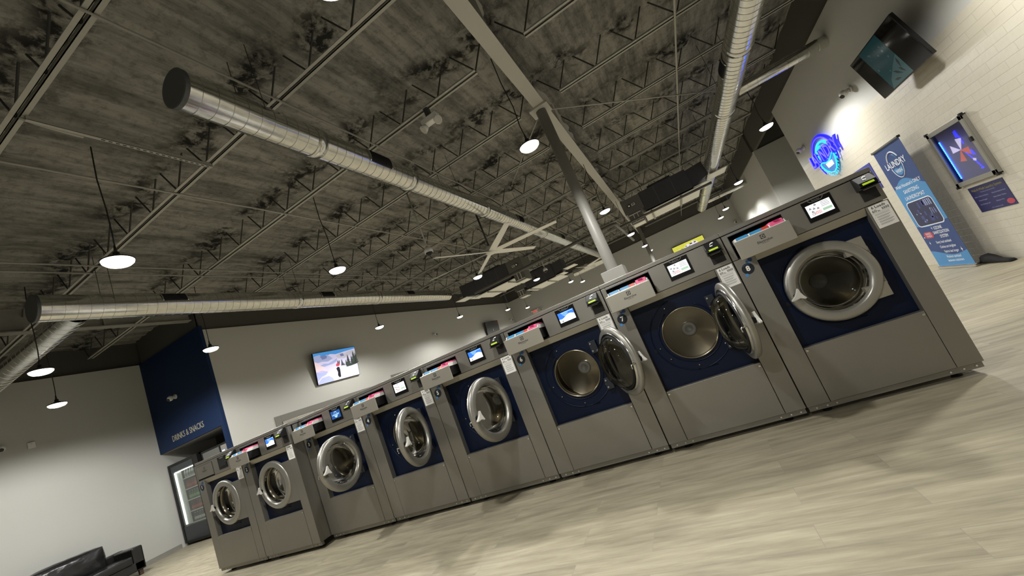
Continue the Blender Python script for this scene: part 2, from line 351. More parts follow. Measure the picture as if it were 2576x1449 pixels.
# bridging rods and conduits under the joists
def rod(name,pts,r,m,label,cat): b=MB(); b.tube(pts,r,m,8); return tag(b.build(name),label,cat)
rod('bridging_rod',[(1.8,YF+.05,ZJ-.0125),(1.8,YB-.05,ZJ-.0125)],.013,M_joist,'thin grey bridging rod across the joists, crossing above the end of the long duct','rod')
rod('bridging_rod',[(-.66,YF+.05,ZJ-.0125),(-.66,YB-.05,ZJ-.0125)],.013,M_joist,'thin grey bridging rod across the joists, just above the left duct','rod')
rod('bridging_rod',[(-.40,YF+.05,ZJ-.0125),(-.40,YB-.05,ZJ-.0125)],.013,M_joist,'second thin grey rod running beside the one above the left duct','rod')
rod('bridging_rod',[(8.25,YF+.05,ZJ-.017),(8.25,YB-.05,ZJ-.017)],.016,M_beam,'pale bridging rod across the joists beside the right hand duct','rod')
rod('bridging_rod',[(3.9,-3.3,ZJ-.0125),(3.9,YB-.05,ZJ-.0125)],.012,M_joist,'thin grey bridging rod across the joists, above the long middle duct','rod')
rod('brace_rod',[(6.12,2.75,ZJ-.04),(9.3,6.1,ZJ-.04)],.012,M_beam,'thin diagonal brace running from the column top to the right hand duct','rod')
rod('brace_rod',[(5.95,2.75,ZJ-.03),(4.55,4.6,ZJ-.03)],.008,M_beam,'thin diagonal wire running from the column top to the long duct','rod')
rod('conduit',[(2.52,-2.03,ZJ-.03),(2.50,-1.93,ZJ-.03),(2.50,-1.7,ZJ-.045),(2.50,-1.62,ZJ-.045)],.013,M_joist,'short grey conduit feeding the slotted lamp rail at upper left','conduit')
b=MB(); x0=2.53
b.box(x0-.021,x0+.021,-2.0,-.48,ZJ-.045,ZJ-.042,M_joist); b.box(x0-.021,x0-.018,-2.0,-.48,ZJ-.045,ZJ-.003,M_joist); b.box(x0+.018,x0+.021,-2.0,-.48,ZJ-.045,ZJ-.003,M_joist)
for k in range(18): y=-1.5+k*.056; b.box(x0-.006,x0+.006,y,y+.03,ZJ-.0465,ZJ-.0445,M_rub)
tag(b.build('slotted_rail'),'grey slotted steel rail carrying the nearest left pendant lamp','rail')
# ------------------------------------------------------------------ spiral ducts
def spiral(b,p0,p1,r,m,seg=40,pitch=.125):
    p0=Vector(p0); p1=Vector(p1); d=p1-p0; L=d.length; n=max(1,int(L/pitch)); st=L/n
    b.lathe([(r,0),(r,L)],p0,d,m,seg)
    for i in range(1,n): b.lathe([(r-.001,i*st-.004),(r+.0045,i*st-.0025),(r+.0045,i*st+.0025),(r-.001,i*st+.004)],p0,d,m,seg,smooth=False)
def sleeve(b,c,ax,r,m,w=.11):
    c=Vector(c); ax=Vector(ax); b.lathe([(r,0),(r+.009,.002),(r+.009,w-.002),(r,w)],c,ax,m,36)
def grille(t,xc,zc,r,y0,y1,a0,a1):
    b=MB(); n=8; rr=r+.012
    P=[];
    for j in range(n+1):
        a=math.radians(a0+(a1-a0)*j/n)
        for q,y in ((r-.01,y0),(rr,y0),(rr,y1),(r-.01,y1)): P.append((xc+q*math.cos(a),y,zc+q*math.sin(a)))
    F=[]
    for j in range(n):
        for k in range(3): F.append((j*4+k,j*4+k+1,j*4+5+k,j*4+4+k))
    F+=[(0,1,2,3),(n*4+3,n*4+2,n*4+1,n*4)]
    b.add(P,F,M_dark)
    m=int((y1-y0)/.022)
    for k in range(m):
        y=y0+.012+k*.022; pts=[(xc+(rr+.002)*math.cos(math.radians(a0+2+(a1-a0-4)*j/n)),y,zc+(rr+.002)*math.sin(math.radians(a0+2+(a1-a0-4)*j/n))) for j in range(n+1)]
        b.tube(pts,.004,M_dark,4)
    for y in (y0,y1): b.tube([(xc+rr*math.cos(math.radians(a0+(a1-a0)*j/n)),y,zc+rr*math.sin(math.radians(a0+(a1-a0)*j/n))) for j in range(n+1)],.008,M_galv,6)
    b.build('duct_grille',t)
def duct(name,label,xc,zc,r,y0,y1,grs,slv,ang,hang):
    t=thing(name,label,'duct',(xc,y0,zc))
    b=MB(); spiral(b,(xc,y0,zc),(xc,y1,zc),r,M_galv)
    for y in slv: sleeve(b,(xc,y,zc),(0,1,0),r,M_galv)
    b.build('duct_pipe',t)
    b=MB(); b.lathe([(r+.006,.03),(r+.006,-.004),(r-.004,-.008),(.001,-.008)],(xc,y0,zc),(0,1,0),M_galvcap,36,smooth=False); b.build('end_cap',t)
    for y0g,y1g in grs: grille(t,xc,zc,r,y0g,y1g,*ang)
    for y in hang:
        b=MB()
        for s in (-1,1): b.tube([(xc+s*r*.98,y,zc+.02),(xc+s*r*.9,y,ZJ+.2)],.004,M_joistdark,5)
        b.build('hanger_wire',t)
duct('air_duct','long shiny spiral duct with dark round end cap crossing the middle of the ceiling',4.03,4.2,.157,-1.67,16.6,[(.34,.74),(5.2,5.56),(8.78,9.2),(11.55,11.95)],[-.42,1.2,3.6,7.3,10.8],(-28,34),(-1.0,2.56,5.63,8.7,11.7))
tB=duct('air_duct','shiny spiral duct at left running along the wall with the skier television',-.36,4.1,.18,-1.26,8.6,[(.08,.42),(3.1,3.46),(6.16,6.52)],[2.5,4.95],(-2,42),(-.5,2.56,5.63,8.2))
duct('air_duct','shiny spiral duct at right running above the neon laundry sign',8.86,4.1,.19,-3.4,15.6,[(3.2,3.62),(11.0,11.4),(13.4,13.8)],[.0,2.85,5.1,12.2,14.2],(140,205),(-1.9,1.1,4.1,7.1,13.1))
def branch(label,p0,p1,r):
    b=MB(); spiral(b,p0,p1,r,M_galv,28,.16); tag(b.build('branch_duct'),label,'duct')
branch('thinner spiral branch duct from the right hand duct into the wall above the television',(9.06,4.73,4.13),(XR+.02,4.73,4.13),.105)
branch('pale spiral branch duct reaching the rear right wall beside a pendant lamp',(9.07,14.8,4.12),(XR+.12,14.8,4.12),.105)
branch('spiral branch duct passing behind the left duct towards the far left wall',(-.56,-.78,4.1),(XL+.0,-.78,4.1),.15)
# elbow of the long duct at the rear
b=MB(); spiral(b,(4.3,18.2,4.2),(2.0,18.2,4.2),.2,M_galv); tag(b.build('branch_duct'),'short shiny spiral duct beside the far fan, partly hidden by the column','duct')
M_pipe=mat('dark_pipe_paint','#5b5a56',.5)
# dark round pipes
rod('round_pipe',[(.95,8.06,3.62),(5.78,8.06,3.62),(5.87,8.09,3.62),(5.9,8.18,3.62),(5.92,12.5,3.62)],.05,M_pipe,'dark grey round pipe crossing the rear ceiling and turning back near the column','pipe')
rod('round_pipe',[(5.95,8.72,3.58),(8.62,8.72,3.58)],.036,M_pipe,'dark grey round pipe passing behind the right air handler','pipe')
# ------------------------------------------------------------------ air handlers
M_ahu=mat('air_handler_dark_steel','#47464a',.5,.25); M_ahu2=mat('air_handler_grey_steel','#6c6b66',.5,.3); M_pan=mat('foil_white_panel','#ecebe4',.5)
def handler(x,y,s,label,L=1.4,PL=.48):
    # x,y = left front bottom of dark cabinet; s=+1 return box on the left
    t=thing('air_handler',label,'air handler',(x,y,3.72))
    def X(a): return x+a if s>0 else x+L-a
    def bx(b,a0,a1,*r): q=sorted((X(a0),X(a1))); b.box(q[0],q[1],*r)
    b=MB(); bx(b,0,L,y,y+1.3,3.76,4.34,M_ahu)
    for a in (.45,.95): bx(b,a,a+.012,y-.006,y,3.76,4.34,M_ahu2)
    bx(b,.3,1.0,y+.1,y+.7,4.34,4.42,M_ahu); b.build('cabinet',t,.006)
    b=MB(); bx(b,-.08,L+.2,y+.06,y+1.5,3.69,3.72,M_pan); b.build('drain_pan',t,.004)
    for a in (.12,1.0):
        b=MB(); bx(b,a,a+.05,y+.0,y+1.56,3.655,3.69,M_steelpaint)
        for yy in (y+.05,y+1.5): b.cyl((X(a+.025),yy,3.69),(X(a+.025),yy,5.1),.006,M_joistdark,6)
        b.build('support_strut',t)
    b=MB(); bx(b,-.58,-.0,y-.02,y+.9,3.86,4.32,M_ahu2); bx(b,-.52,-.12,y-.0,y+.6,3.52,3.86,M_ahu2); b.build('return_box',t,.006)
    b=MB(); bx(b,-.5,-.14,y-.02,y+.0,3.55,3.57,M_pan); bx(b,-.5,-.14,y-.02,y+.0,3.8,3.82,M_pan)
    for k in range(3): bx(b,-.5,-.14,y+.05,y+.55,3.50-.0,3.52,M_pan) if k==0 else bx(b,-.5+.12*k,-.485+.12*k,y-.02,y+.0,3.55,3.82,M_pan)
    b.build('filter_frame',t)
    b=MB(); f=FY(0,y-.02,0); b.cyl((X(-.38),y-.02,4.09),(X(-.38),y-.045,4.09),.05,M_blackg,20); b.ball((X(-.38),y-.045,4.09),.034,M_pan,10,6); b.build('gauge',t)
    b=MB(); q=sorted((X(-.30),X(-.2))); b.box(q[0],q[1],y-.04,y-.02,4.06,4.12,M_pan); b.box(q[0]+.015,q[1]-.015,y-.042,y-.04,4.075,4.105,M_ink); b.build('control_plate',t,.003)
    # plenum to the duct
    b=MB(); xa,xb=X(L),X(L+PL)
    b.hexa([(min(xa,xb),y+.05,3.78),(max(xa,xb),y+.05,3.9),(max(xa,xb),y+.7,3.9),(min(xa,xb),y+.9,3.78),(min(xa,xb),y+.05,4.3),(max(xa,xb),y+.05,4.34),(max(xa,xb),y+.7,4.34),(min(xa,xb),y+.9,4.3)] if s>0 else
           [(min(xa,xb),y+.05,3.9),(max(xa,xb),y+.05,3.78),(max(xa,xb),y+.9,3.78),(min(xa,xb),y+.7,3.9),(min(xa,xb),y+.05,4.34),(max(xa,xb),y+.05,4.3),(max(xa,xb),y+.9,4.3),(min(xa,xb),y+.7,4.34)],M_ahu)
    b.build('plenum',t,.004)
    b=MB(); bx(b,L+.02,L+.42,y+.02,y+.75,3.73,3.748,M_pan); bx(b,L+.46,L+.98,y-.02,y+.62,3.85,3.868,M_pan); b.build('insulation_board',t)
    return t
handler(6.79,9.0,1,'dark grey suspended air handler with white underside joined to the right hand duct')
handler(.5,9.2,-1,'dark grey suspended air handler with pale underside at the end of the left duct',1.4,.66)
handler(.95,13.0,1,'dark grey suspended air handler far back beyond the ceiling fan')
# ------------------------------------------------------------------ pendant lamps
def lamp_meshes():
    a=MB(); a.lathe([(.0005,.085),(.026,.085),(.028,.05),(.05,.035),(.115,.012),(.132,.0),(.132,-.008),(.124,-.008),(.124,-.002)],(0,0,0),(0,0,1),M_cord,32)
    l=MB(); l.lathe([(.123,-.004),(.119,-.022),(.098,-.042),(.055,-.055),(.0005,-.058)],(0,0,0),(0,0,1),M_lens,32)
    return a.mesh('lamp_shade'),l.mesh('lens')
LS,LE=lamp_meshes()
SPOT=D.lights.new('bulb','SPOT'); SPOT.energy=325; SPOT.color=(1,.985,.935); SPOT.spot_size=math.radians(170); SPOT.spot_blend=.42; SPOT.shadow_soft_size=.09
def lamp(x,y,label,z=3.5,top=ZJ):
    t=thing('pendant_lamp',label,'lamp',(x,y,z),'glowing pendant lamps')
    put('lamp_shade',LS,t); put('lens',LE,t)
    o=D.objects.new('bulb',SPOT); COL.objects.link(o); o.parent=t; o.location=(0,0,-.075)
    b=MB(); w=.012
    b.tube([(x,y,z+.08),(x-.01,y+.01,z+.3),(x+w,y,z+.55),(x-.006,y-.01,z+.9),(x,y,top)],.0065,M_cord,6)
    b.cyl((x,y,z+.08),(x,y,z+.16),.016,M_cord,10,.008); b.build('cord',t)
LAMPS=[(5.86,-1.93,'pendant lamp cut off by the top edge of the photo, nearest under the central beam'),
(5.93,1.0,'bright pendant lamp hanging just left of the column'),(6.0,5.7,'pendant lamp beside the column, below the end of the pale beam'),
(6.05,10.2,'pendant lamp below the white elbowed pipe right of the column'),(6.12,14.55,'upper of the two small lamps right of the column'),(6.16,17.2,'lower of the two small lamps right of the column'),
(2.32,-1.5,'largest pendant lamp at left, hanging from the slotted rail'),(2.37,1.12,'pendant lamp hanging below the long duct, left of the white fan'),(2.37,5.75,'pendant lamp at the lower blade tip of the white fan'),
(2.42,10.2,'small lamp in front of the far dark air handler'),(2.38,15.15,'left one of the two small lamps left of the column base'),(2.48,17.2,'right one of the two small lamps left of the column base'),
(-1.18,1.15,'pendant lamp in front of the right edge of the navy wall'),(-1.2,-1.02,'pendant lamp below the branch duct at far left'),(-1.19,5.72,'pendant lamp above the skier television'),
(-1.21,10.35,'pendant lamp below the end of the left duct'),(-1.04,14.75,'small pendant lamp near the back corner of the television wall'),(-1.12,17.7,'smallest pendant lamp above the red exit sign'),
(-3.5,-.18,'lowest pendant lamp at far left in front of the pale left wall'),
(9.43,5.58,'pendant lamp beside the upper end of the right wall near the neon sign'),(9.46,10.15,'pendant lamp below the right duct, in front of the rear right wall'),(9.51,14.65,'right one of two small lamps behind the last machine'),(9.5,16.85,'left one of two small lamps behind the last machine')]
for x,y,l in LAMPS: lamp(x,y,l)
lamp(9.45,1.1,'pendant lamp above the photo, over the blue roll-up banner side of the hall')
lamp(6.0,-5.2,'pendant lamp behind the camera over the open floor')
# ------------------------------------------------------------------ ceiling fans
M_fan=mat('fan_white_metal','#e2e1dc',.4,.2)
def fan(x,y,z,R,a0,label,blades=6,motor=.13):
    t=thing('ceiling_fan',label,'fan',(x,y,z))
    b=MB(); b.lathe([(.0,.16),(.06,.15),(motor,.08),(motor,-.02),(motor*.7,-.05),(.0,-.06)],(x,y,z),(0,0,1),M_fan,28); b.build('motor_hub',t)
    b=MB(); b.cyl((x,y,z+.15),(x,y,ZJ+.02),.022,M_joistdark,12); b.build('down_rod',t)
    for k in range(blades):
        a=math.radians(a0+360/blades*k); d=Vector((math.cos(a),math.sin(a),0)); n=Vector((-d.y,d.x,0)); c=Vector((x,y,z))
        P=[]
        for rr,w,tw in ((motor*.8,.075,.02),(R*.35,.075,.02),(R,.06,.012)):
            for s1,hh in ((-1,-1),(1,-1),(1,1),(-1,1)): P.append(c+d*rr+n*(s1*w)+Vector((0,0,s1*tw*-1+hh*.006)))
        b=MB(); F=[(3,2,1,0),(8,9,10,11)]
        for j in range(2):
            for q in range(4): F.append((j*4+q,j*4+(q+1)%4,j*4+4+(q+1)%4,j*4+4+q))
        b.add(P,F,M_fan); b.build('fan_blade',t,.003)
    return t
fan(3.36,4.85,3.66,1.66,10,'large white six-blade ceiling fan hanging in front of the long duct')
fan(3.1,16.45,4.0,1.25,20,'dark-hubbed ceiling fan with pale blades far behind the column')
# pendant dome cameras on rods + emergency light
def domecam(x,y,z,label):
    t=thing('security_camera',label,'camera',(x,y,z))
    b=MB(); b.lathe([(.0,.12),(.03,.12),(.075,.07),(.08,.0),(.0,.0)],(x,y,z),(0,0,1),M_wht,20); b.build('housing',t)
    b=MB(); b.lathe([(.066,0),(.06,-.03),(.035,-.055),(.001,-.065)],(x,y,z),(0,0,1),M_blackg,20); b.build('dome',t)
    b=MB(); b.cyl((x,y,z+.12),(x,y,ZJ),.014,M_joist,10); b.build('pole',t)
domecam(3.156,2.57,3.54,'white dome camera on a rod hanging under the long duct, left of the fan')
domecam(2.85,10.245,3.64,'small white dome camera on a rod above the far air handlers')
x,y,z=4.83,1.035,4.652
t=thing('emergency_light','white twin-head emergency light hanging from a joist right of the long duct','emergency light',(x,y,z))
b=MB(); b.box(x-.03,x+.03,y-.04,y+.04,z,z+.13,M_joistdark); b.build('bracket',t)
b=MB(); b.box(x-.13,x+.13,y-.055,y+.055,z-.09,z,M_wht); b.build('housing',t,.012)
for s in (-1,1):
    b=MB(); c=Vector((x+s*.1,y-.03,z-.12)); d=Vector((s*.5,-.45,-.55)).normalized(); b.cyl(c-d*.02,c+d*.05,.04,M_wht,18,.058); b.cyl(c+d*.05,c+d*.054,.05,M_grip,18); b.build('lamp_head',t)
# ------------------------------------------------------------------ washing machines
W=1.03; CX,CZ=.516,.87
def plate_with_hole(b,x0,x1,z0,z1,y,cx,cz,r,m,seg=64):
    P=[];F=[]
    for i in range(seg):
        a=2*PI*i/seg; c,s=math.cos(a),math.sin(a)
        tx=((x1-cx) if c>0 else (x0-cx))/c if abs(c)>1e-9 else 1e9; tz=((z1-cz) if s>0 else (z0-cz))/s if abs(s)>1e-9 else 1e9
        k=min(tx,tz); P+=[(cx+r*c,y,cz+r*s),(cx+k*c,y,cz+k*s)]
    for q in ((x1,z1),(x0,z1),(x0,z0),(x1,z0)):
        i=min(range(seg),key=lambda i:(P[2*i+1][0]-q[0])**2+(P[2*i+1][2]-q[1])**2); P[2*i+1]=(q[0],y,q[1])
    for i in range(seg): j=(i+1)%seg; F.append((2*i,2*i+1,2*j+1,2*j))
    b.add(P,F,m)
def arc(cx,y,cz,r,a0,a1,n=24): return [(cx+r*math.cos(math.radians(a0+(a1-a0)*i/n)),y,cz+r*math.sin(math.radians(a0+(a1-a0)*i/n))) for i in range(n+1)]
def machine_meshes():
    R={}
    b=MB()   # cabinet shell
    b.box(.004,.02,.07,1.0,.08,1.475,M_stain); b.box(1.01,1.026,.07,1.0,.08,1.475,M_stain); b.box(.02,1.01,.985,1.0,.08,1.475,M_stain); b.box(.02,1.01,.07,.985,.08,.095,M_stain)
    b.box(.01,1.02,.016,.05,.04,.078,M_stain)
    for x in (.06,.13,.19,.85,.92,.985): b.cyl((x,.016,.058),(x,.010,.058),.006,M_grip,8)
    R['cabinet']=(b.mesh('cabinet'),.002)
    b=MB(); b.lathe([(.0005,0),(.03,0),(.03,.012),(.012,.014),(.012,.08),(.0005,.08)],(0,0,0),(0,0,1),M_rub,16); R['levelling_foot']=(b.mesh('levelling_foot'),0)
    b=MB(); b.box(.0,1.03,.012,1.005,1.482,1.516,M_stain); b.box(.006,1.024,.02,1.0,1.475,1.482,M_black); b.box(.42,.56,.3,.42,1.516,1.54,M_wht)
    R['top_cover']=(b.mesh('top_cover'),.006)
    b=MB()   # front frame: two posts, tilted fascia strip
    b.box(.004,.154,.0,.07,.08,1.262,M_stain); b.box(.890,1.026,.0,.07,.08,1.262,M_stain)
    b.hexa([(.156,.026,1.205),(.888,.026,1.205),(.888,.07,1.205),(.156,.07,1.205),(.156,-.001,1.262),(.888,-.001,1.262),(.888,.07,1.262),(.156,.07,1.262)],M_stain2)
    R['front_frame']=(b.mesh('front_frame'),.002)
    b=MB(); b.box(.158,.886,-.002,.05,.082,.486,M_stain)
    for x in (.172,.872): b.cyl((x,-.002,.462),(x,-.007,.462),.009,M_chrome,10)
    R['lower_panel']=(b.mesh('lower_panel'),.002)
    b=MB()   # control panel round the drawer opening
    b.box(.004,.044,-.001,.05,1.266,1.475,M_stain); b.box(.430,1.026,-.001,.05,1.266,1.475,M_stain); b.box(.044,.430,-.001,.05,1.456,1.475,M_stain); b.box(.044,.430,.25,.26,1.266,1.456,M_black)
    b.box(.044,.430,.0,.25,1.266,1.275,M_black)
    for s in (.044,.426): b.box(s,s+.004,-.004,.2,1.27,1.456,M_black)
    b.box(.044,.43,-.004,.2,1.452,1.457,M_black)
    R['control_panel']=(b.mesh('control_panel'),.0015)
    b=MB()   # blue recessed panel
    plate_with_hole(b,.154,.89,.484,1.206,.06,CX+.005,CZ,.214,M_blue)
    for r,a0,a1 in ((.305,100,262),(.305,275,330)): b.tube(arc(CX+.005,.059,CZ,r,a0,a1,40),.006,M_blue,6)
    b.tube(arc(CX+.005,.059,CZ,.238,120,420,50),.006,M_blue,6)
    b.tube(arc(CX+.005,.059,CZ,.305,250,268,6)+[(CX+.1,.059,CZ-.31)],.004,M_blue,6)
    for a in (112,190,215,262,320): q=arc(CX+.005,.055,CZ,.272,a,a+1,1)[0]; b.ball(q,.008,M_chrome,8,6)
    b.box(.2,.222,.054,.06,.80,.83,M_black)
    R['recess_panel']=(b.mesh('recess_panel'),0)
    b=MB()
    o=(CX+.005,0,CZ)
    b.lathe([(.214,.05),(.210,.044),(.203,.05),(.201,.09),(.31,.10),(.31,.46),(.30,.47),(.066,.352),(.0005,.352)],o,(0,1,0),M_drum,64)
    R['drum']=(b.mesh('drum'),0)
    b=MB(); b.lathe([(.064,.352),(.064,.345),(.056,.338),(.03,.337),(.028,.341),(.0005,.341)],o,(0,1,0),M_steelpaint,32); R['drum_hub']=(b.mesh('drum_hub'),0)
    # drawer
    f=FY(0,-.16,0)
    b=MB(); b.box(.043,.421,-.16,-.148,1.245,1.387,M_drawer); R['drawer_front']=(b.mesh('drawer_front'),.004)
    b=MB()
    b.prism(f,[(.214,1.335),(.246,1.335),(.246,1.367),(.214,1.367)],.0,.0006,M_ink)
    b.disc(f,.23,1.351,.0125,.0012,M_drawer); b.flat(f,[(.23,1.339),(.2375,1.351),(.23,1.363)],.0018,M_ink); b.flat(f,[(.2215,1.351),(.229,1.345),(.229,1.357)],.0018,M_ink)
    b.text(f,'Electrolux',.232,1.318,.025,M_ink,.0010,.01); b.text(f,'PROFESSIONAL',.232,1.303,.007,M_ink,.0010); R['logo']=(b.mesh('logo'),0)
    b=MB(); b.box(.062,.409,-.148,.22,1.285,1.378,M_black); R['drawer_box']=(b.mesh('drawer_box'),.004)
    b=MB()
    for x0,x1 in ((.064,.072),(.160,.168),(.302,.310),(.400,.408)):
        b.hexa([(x0,-.146,1.375),(x1,-.146,1.375),(x1,.2,1.375),(x0,.2,1.375),(x0,-.120,1.412),(x1,-.120,1.412),(x1,.2,1.412),(x0,.2,1.412)],M_wht)
    b.box(.064,.408,-.147,-.14,1.375,1.392,M_wht); R['tray_dividers']=(b.mesh('tray_dividers'),.001)
    b=MB()
    def flap(x0,x1,m,z1,ya=-.12): b.hexa([(x0,ya,1.385),(x1,ya,1.385),(x1,.18,1.39),(x0,.18,1.39),(x0,ya+.012,z1),(x1,ya+.012,z1),(x1,.18,z1+.004),(x0,.18,z1+.004)],m)
    flap(.076,.157,M_lbl,1.415); flap(.172,.252,M_lbl,1.415); flap(.252,.298,M_red,1.415); flap(.314,.397,M_pink,1.425,-.135)
    b.box(.08,.153,-.1205,-.118,1.388,1.394,M_wht); b.box(.176,.294,-.1205,-.118,1.388,1.394,M_wht); b.prism(FY(0,-.136,0),[(.33,1.426),(.38,1.426),(.37,1.415),(.34,1.415)],-.002,.002,M_mag)
    R['compartment_lids']=(b.mesh('compartment_lids'),.003)
    # closed drawer for machine one: same parts pushed in
    b=MB(); b.box(.046,.428,-.004,.02,1.284,1.454,M_stain); R['drawer_shut']=(b.mesh('drawer_front'),.003)
    # touchscreen
    f=FY(0,-.006,0)
    b=MB(); b.box(.566,.755,-.006,.0,1.305,1.464,M_blackg)
    b.tube([f.p(x,z,.001) for x,z in ((.61,1.462),(.622,1.448),(.636,1.444),(.684,1.444),(.698,1.448),(.71,1.462))],.0016,M_steelpaint,5); b.text(f,'Electrolux',.66,1.454,.012,M_grey,.0012); R['bezel']=(b.mesh('bezel'),.003)
    def scr(): return .582,.737,1.339,1.431
    x0,x1,z0,z1=scr()
    def base(m): q=MB(); q.box(x0,x1,-.0075,-.006,z0,z1,m); return q
    h=.002
    b=base(M_eW)
    for (x,z) in ((.603,1.402),(.626,1.395),(.650,1.388),(.640,1.42),(.611,1.376)):
        for dx,dz in ((0,.005),(-.004,-.001),(.004,-.001)): b.disc(f,x+dx,z+dz,.0034,h,M_eI,8)
        b.rect(f,x-.006,x+.006,z-.006,z-.004,h,M_eI)
    for i,(x,z) in enumerate(((.597,1.415),(.62,1.412),(.66,1.424),(.645,1.402))): b.disc(f,x,z,.0014,h,M_eI,6)
    b.rect(f,.672,.73,1.356,1.374,h,M_eG)
    for k,w in enumerate((.046,.05,.052,.05)): b.rect(f,.674,.674+w,1.421-k*.0105,1.4235-k*.0105,h,M_eI)
    b.text(f,'NANO',.640,1.366,.015,M_eR,h,.02); b.text(f,'WASH',.640,1.354,.015,M_eR,h,.02); b.tube([f.p(.610+.008*math.cos(a*PI/4),1.358+.008*math.sin(a*PI/4),h) for a in range(9)],.0014,M_eI,4)
    R['displayA']=(b.mesh('display'),0)
    b=base(M_eW)
    wave=[(x0+(x1-x0)*i/20,1.386+.014*math.sin((i/20)*2*PI*.9-2.4)) for i in range(21)]
    b.flat(f,[(x0,z1)]+wave+[(x1,z1)],h,M_eB)
    b.rect(f,.615,.735,1.4215,1.4255,.0025,M_eL)
    for k,(t_,w) in enumerate((('Welcome to',.05),('LAUNDRY',.055),('WASH',.04))): b.text(f,t_,.652,1.415-k*.0105,.0115,M_eL,.0025,.015)
    b.tube([f.p(.61+.009*math.cos(a*PI/6),1.355+.009*math.sin(a*PI/6),h) for a in range(13)],.0012,M_eI,4); b.flat(f,[(.602,1.354),(.618,1.354),(.61,1.346)],h,M_eI); b.text(f,'LAUNDRY',.639,1.361,.008,M_eI,h)
    R['displayB']=(b.mesh('display'),0)
    b=base(M_eN)
    b.tube([f.p(.66+.025*math.cos(a*PI/12),1.388+.03*math.sin(a*PI/12),h) for a in range(2,11)],.003,M_eL,5); b.text(f,'LAUNDRY',.66,1.384,.026,M_eL,.003,.02); b.flat(f,[(.632,1.372),(.645,1.375),(.66,1.371),(.675,1.376),(.688,1.374),(.676,1.355),(.66,1.348),(.644,1.355)],h,M_eL); b.text(f,'WISH',.66,1.364,.014,M_eN,.003,.01)
    R['displayC']=(b.mesh('display'),0)
    b=base(mat('screen_off','#1a1c1f',.2)); R['displayD']=(b.mesh('display'),0)
    # card reader
    b=MB(); P=[(0,1.474),(-.03,1.474),(-.085,1.425),(-.092,1.395),(-.07,1.382),(0,1.378)]
    def prof(x0,x1,P,m,b): 
        n=len(P); V=[(x0,y,z) for y,z in P]+[(x1,y,z) for y,z in P]; b.add(V,[tuple(range(n-1,-1,-1)),tuple(range(n,2*n))]+[(i,(i+1)%n,n+(i+1)%n,n+i) for i in range(n)],m)
    prof(.889,.996,P,M_black,b); b.box(.885,1.0,-.1,-.06,1.378,1.386,M_black); b.box(.902,1.0,-.006,.0,1.296,1.384,M_rub)
    b.box(.905,.98,-.068,-.062,1.372,1.379,M_steelpaint)
    R['reader_housing']=(b.mesh('reader_housing'),.003)
    d=Vector((0,-.055,-.049)); n=Vector((0,-.049,.055)).normalized(); v=-d.normalized(); fs=Fr((.9425,-.0575,1.4495),(1,0,0),v)
    b=MB(); b.flat(fs,[(-.012,.0),(.004,.012),(.018,.012),(.022,.022),(.008,.026),(-.004,.018)],.0015,M_wht); b.disc(fs,-.008,-.012,.007,.0015,M_wht,10); b.flat(fs,[(-.016,-.02),(.004,-.02),(.01,-.008),(-.002,-.01)],.0015,M_wht); R['tap_symbol']=(b.mesh('tap_symbol'),0)
    b=MB(); q=Vector((0,-.007,-.030)); fl=Fr((.9425,-.0888,1.410),(1,0,0),(-q).normalized()); b.prism(fl,[(-.034,-.007),(.034,-.007),(.034,.007),(-.034,.007)],0,.002,M_lcd); R['reader_display']=(b.mesh('reader_display'),0)
    # price label
    f=FY(0,-.0005,0)
    b=MB(); b.prism(f,[(.902,1.090),(1.017,1.090),(1.017,1.256),(.902,1.256)],0,.0006,M_paper)
    b.text(f,'6 Loads',.956,1.240,.026,M_ink,.001,.02); b.text(f,'60',.924,1.213,.027,M_ink,.001,.01); b.text(f,'lbs',.948,1.208,.013,M_ink,.001,.02)
    b.rect(f,.902,1.017,1.1985,1.1995,.001,M_ink)
    for k in range(4): b.rect(f,.968+.011*k,.977+.011*k,1.207,1.224,.001,M_grey)
    for k in range(2): b.rect(f,.915,1.0,1.188-k*.007,1.190-k*.007,.001,M_grey)
    for k in range(4):
        z=1.168-k*.0175; w=(.078,.07,.083,.08)[k]; b.rect(f,.920,.920+w,z,z+.003,.001,M_grey); b.rect(f,.922,.918+w*.9,z-.006,z-.0035,.001,M_grey); b.rect(f,.908,.912,z-.001,z+.002,.001,M_grey)
    R['price_label']=(b.mesh('price_label'),0)
    for k in range(1,9):
        b=MB(); b.disc(f,.074,1.172,.043,.0012,M_disc,32); b.text(f,str(k),.074,1.172,.056,M_paper,.002,.035); b.disc(f,.048,1.128,.0125,.0018,M_sky,16); b.tube([f.p(.074+.036*math.cos(math.radians(a)),1.172+.036*math.sin(math.radians(a)),.0012) for a in range(50,140,12)],.0008,M_sky,4)
        b.disc(f,.088,1.226,.010,.0008,M_navs,14); b.disc(f,.112,1.232,.016,.0006,M_navs,16); b.disc(f,.1,1.212,.006,.0012,M_sky,10)
        R['number%d'%k]=(b.mesh('number_sticker'),0)
    # hinges
    for q,(z0,z1) in (('t',(.986,1.094)),('b',(.649,.75))):
        b=MB(); b.box(.66,.79,.0,.058,z0,z1,M_stain2); R['hingeA'+q]=(b.mesh('hinge_plate'),.002)
        b=MB(); b.box(.735,.80,.02,.058,z0,z1,M_hinge)
        for z in (z0+.02,z1-.02): b.cyl((.75,.02,z),(.75,.012,z),.009,M_ring,6)
        R['hingeB'+q]=(b.mesh('hinge_plate'),.002)
    b=MB(); b.box(.66,.888,.001,.058,.606,1.091,M_stain); R['hingeC']=(b.mesh('hinge_plate'),.002)
    # door, local: centre of the ring at origin, front faces -y
    o=(0,0,0)
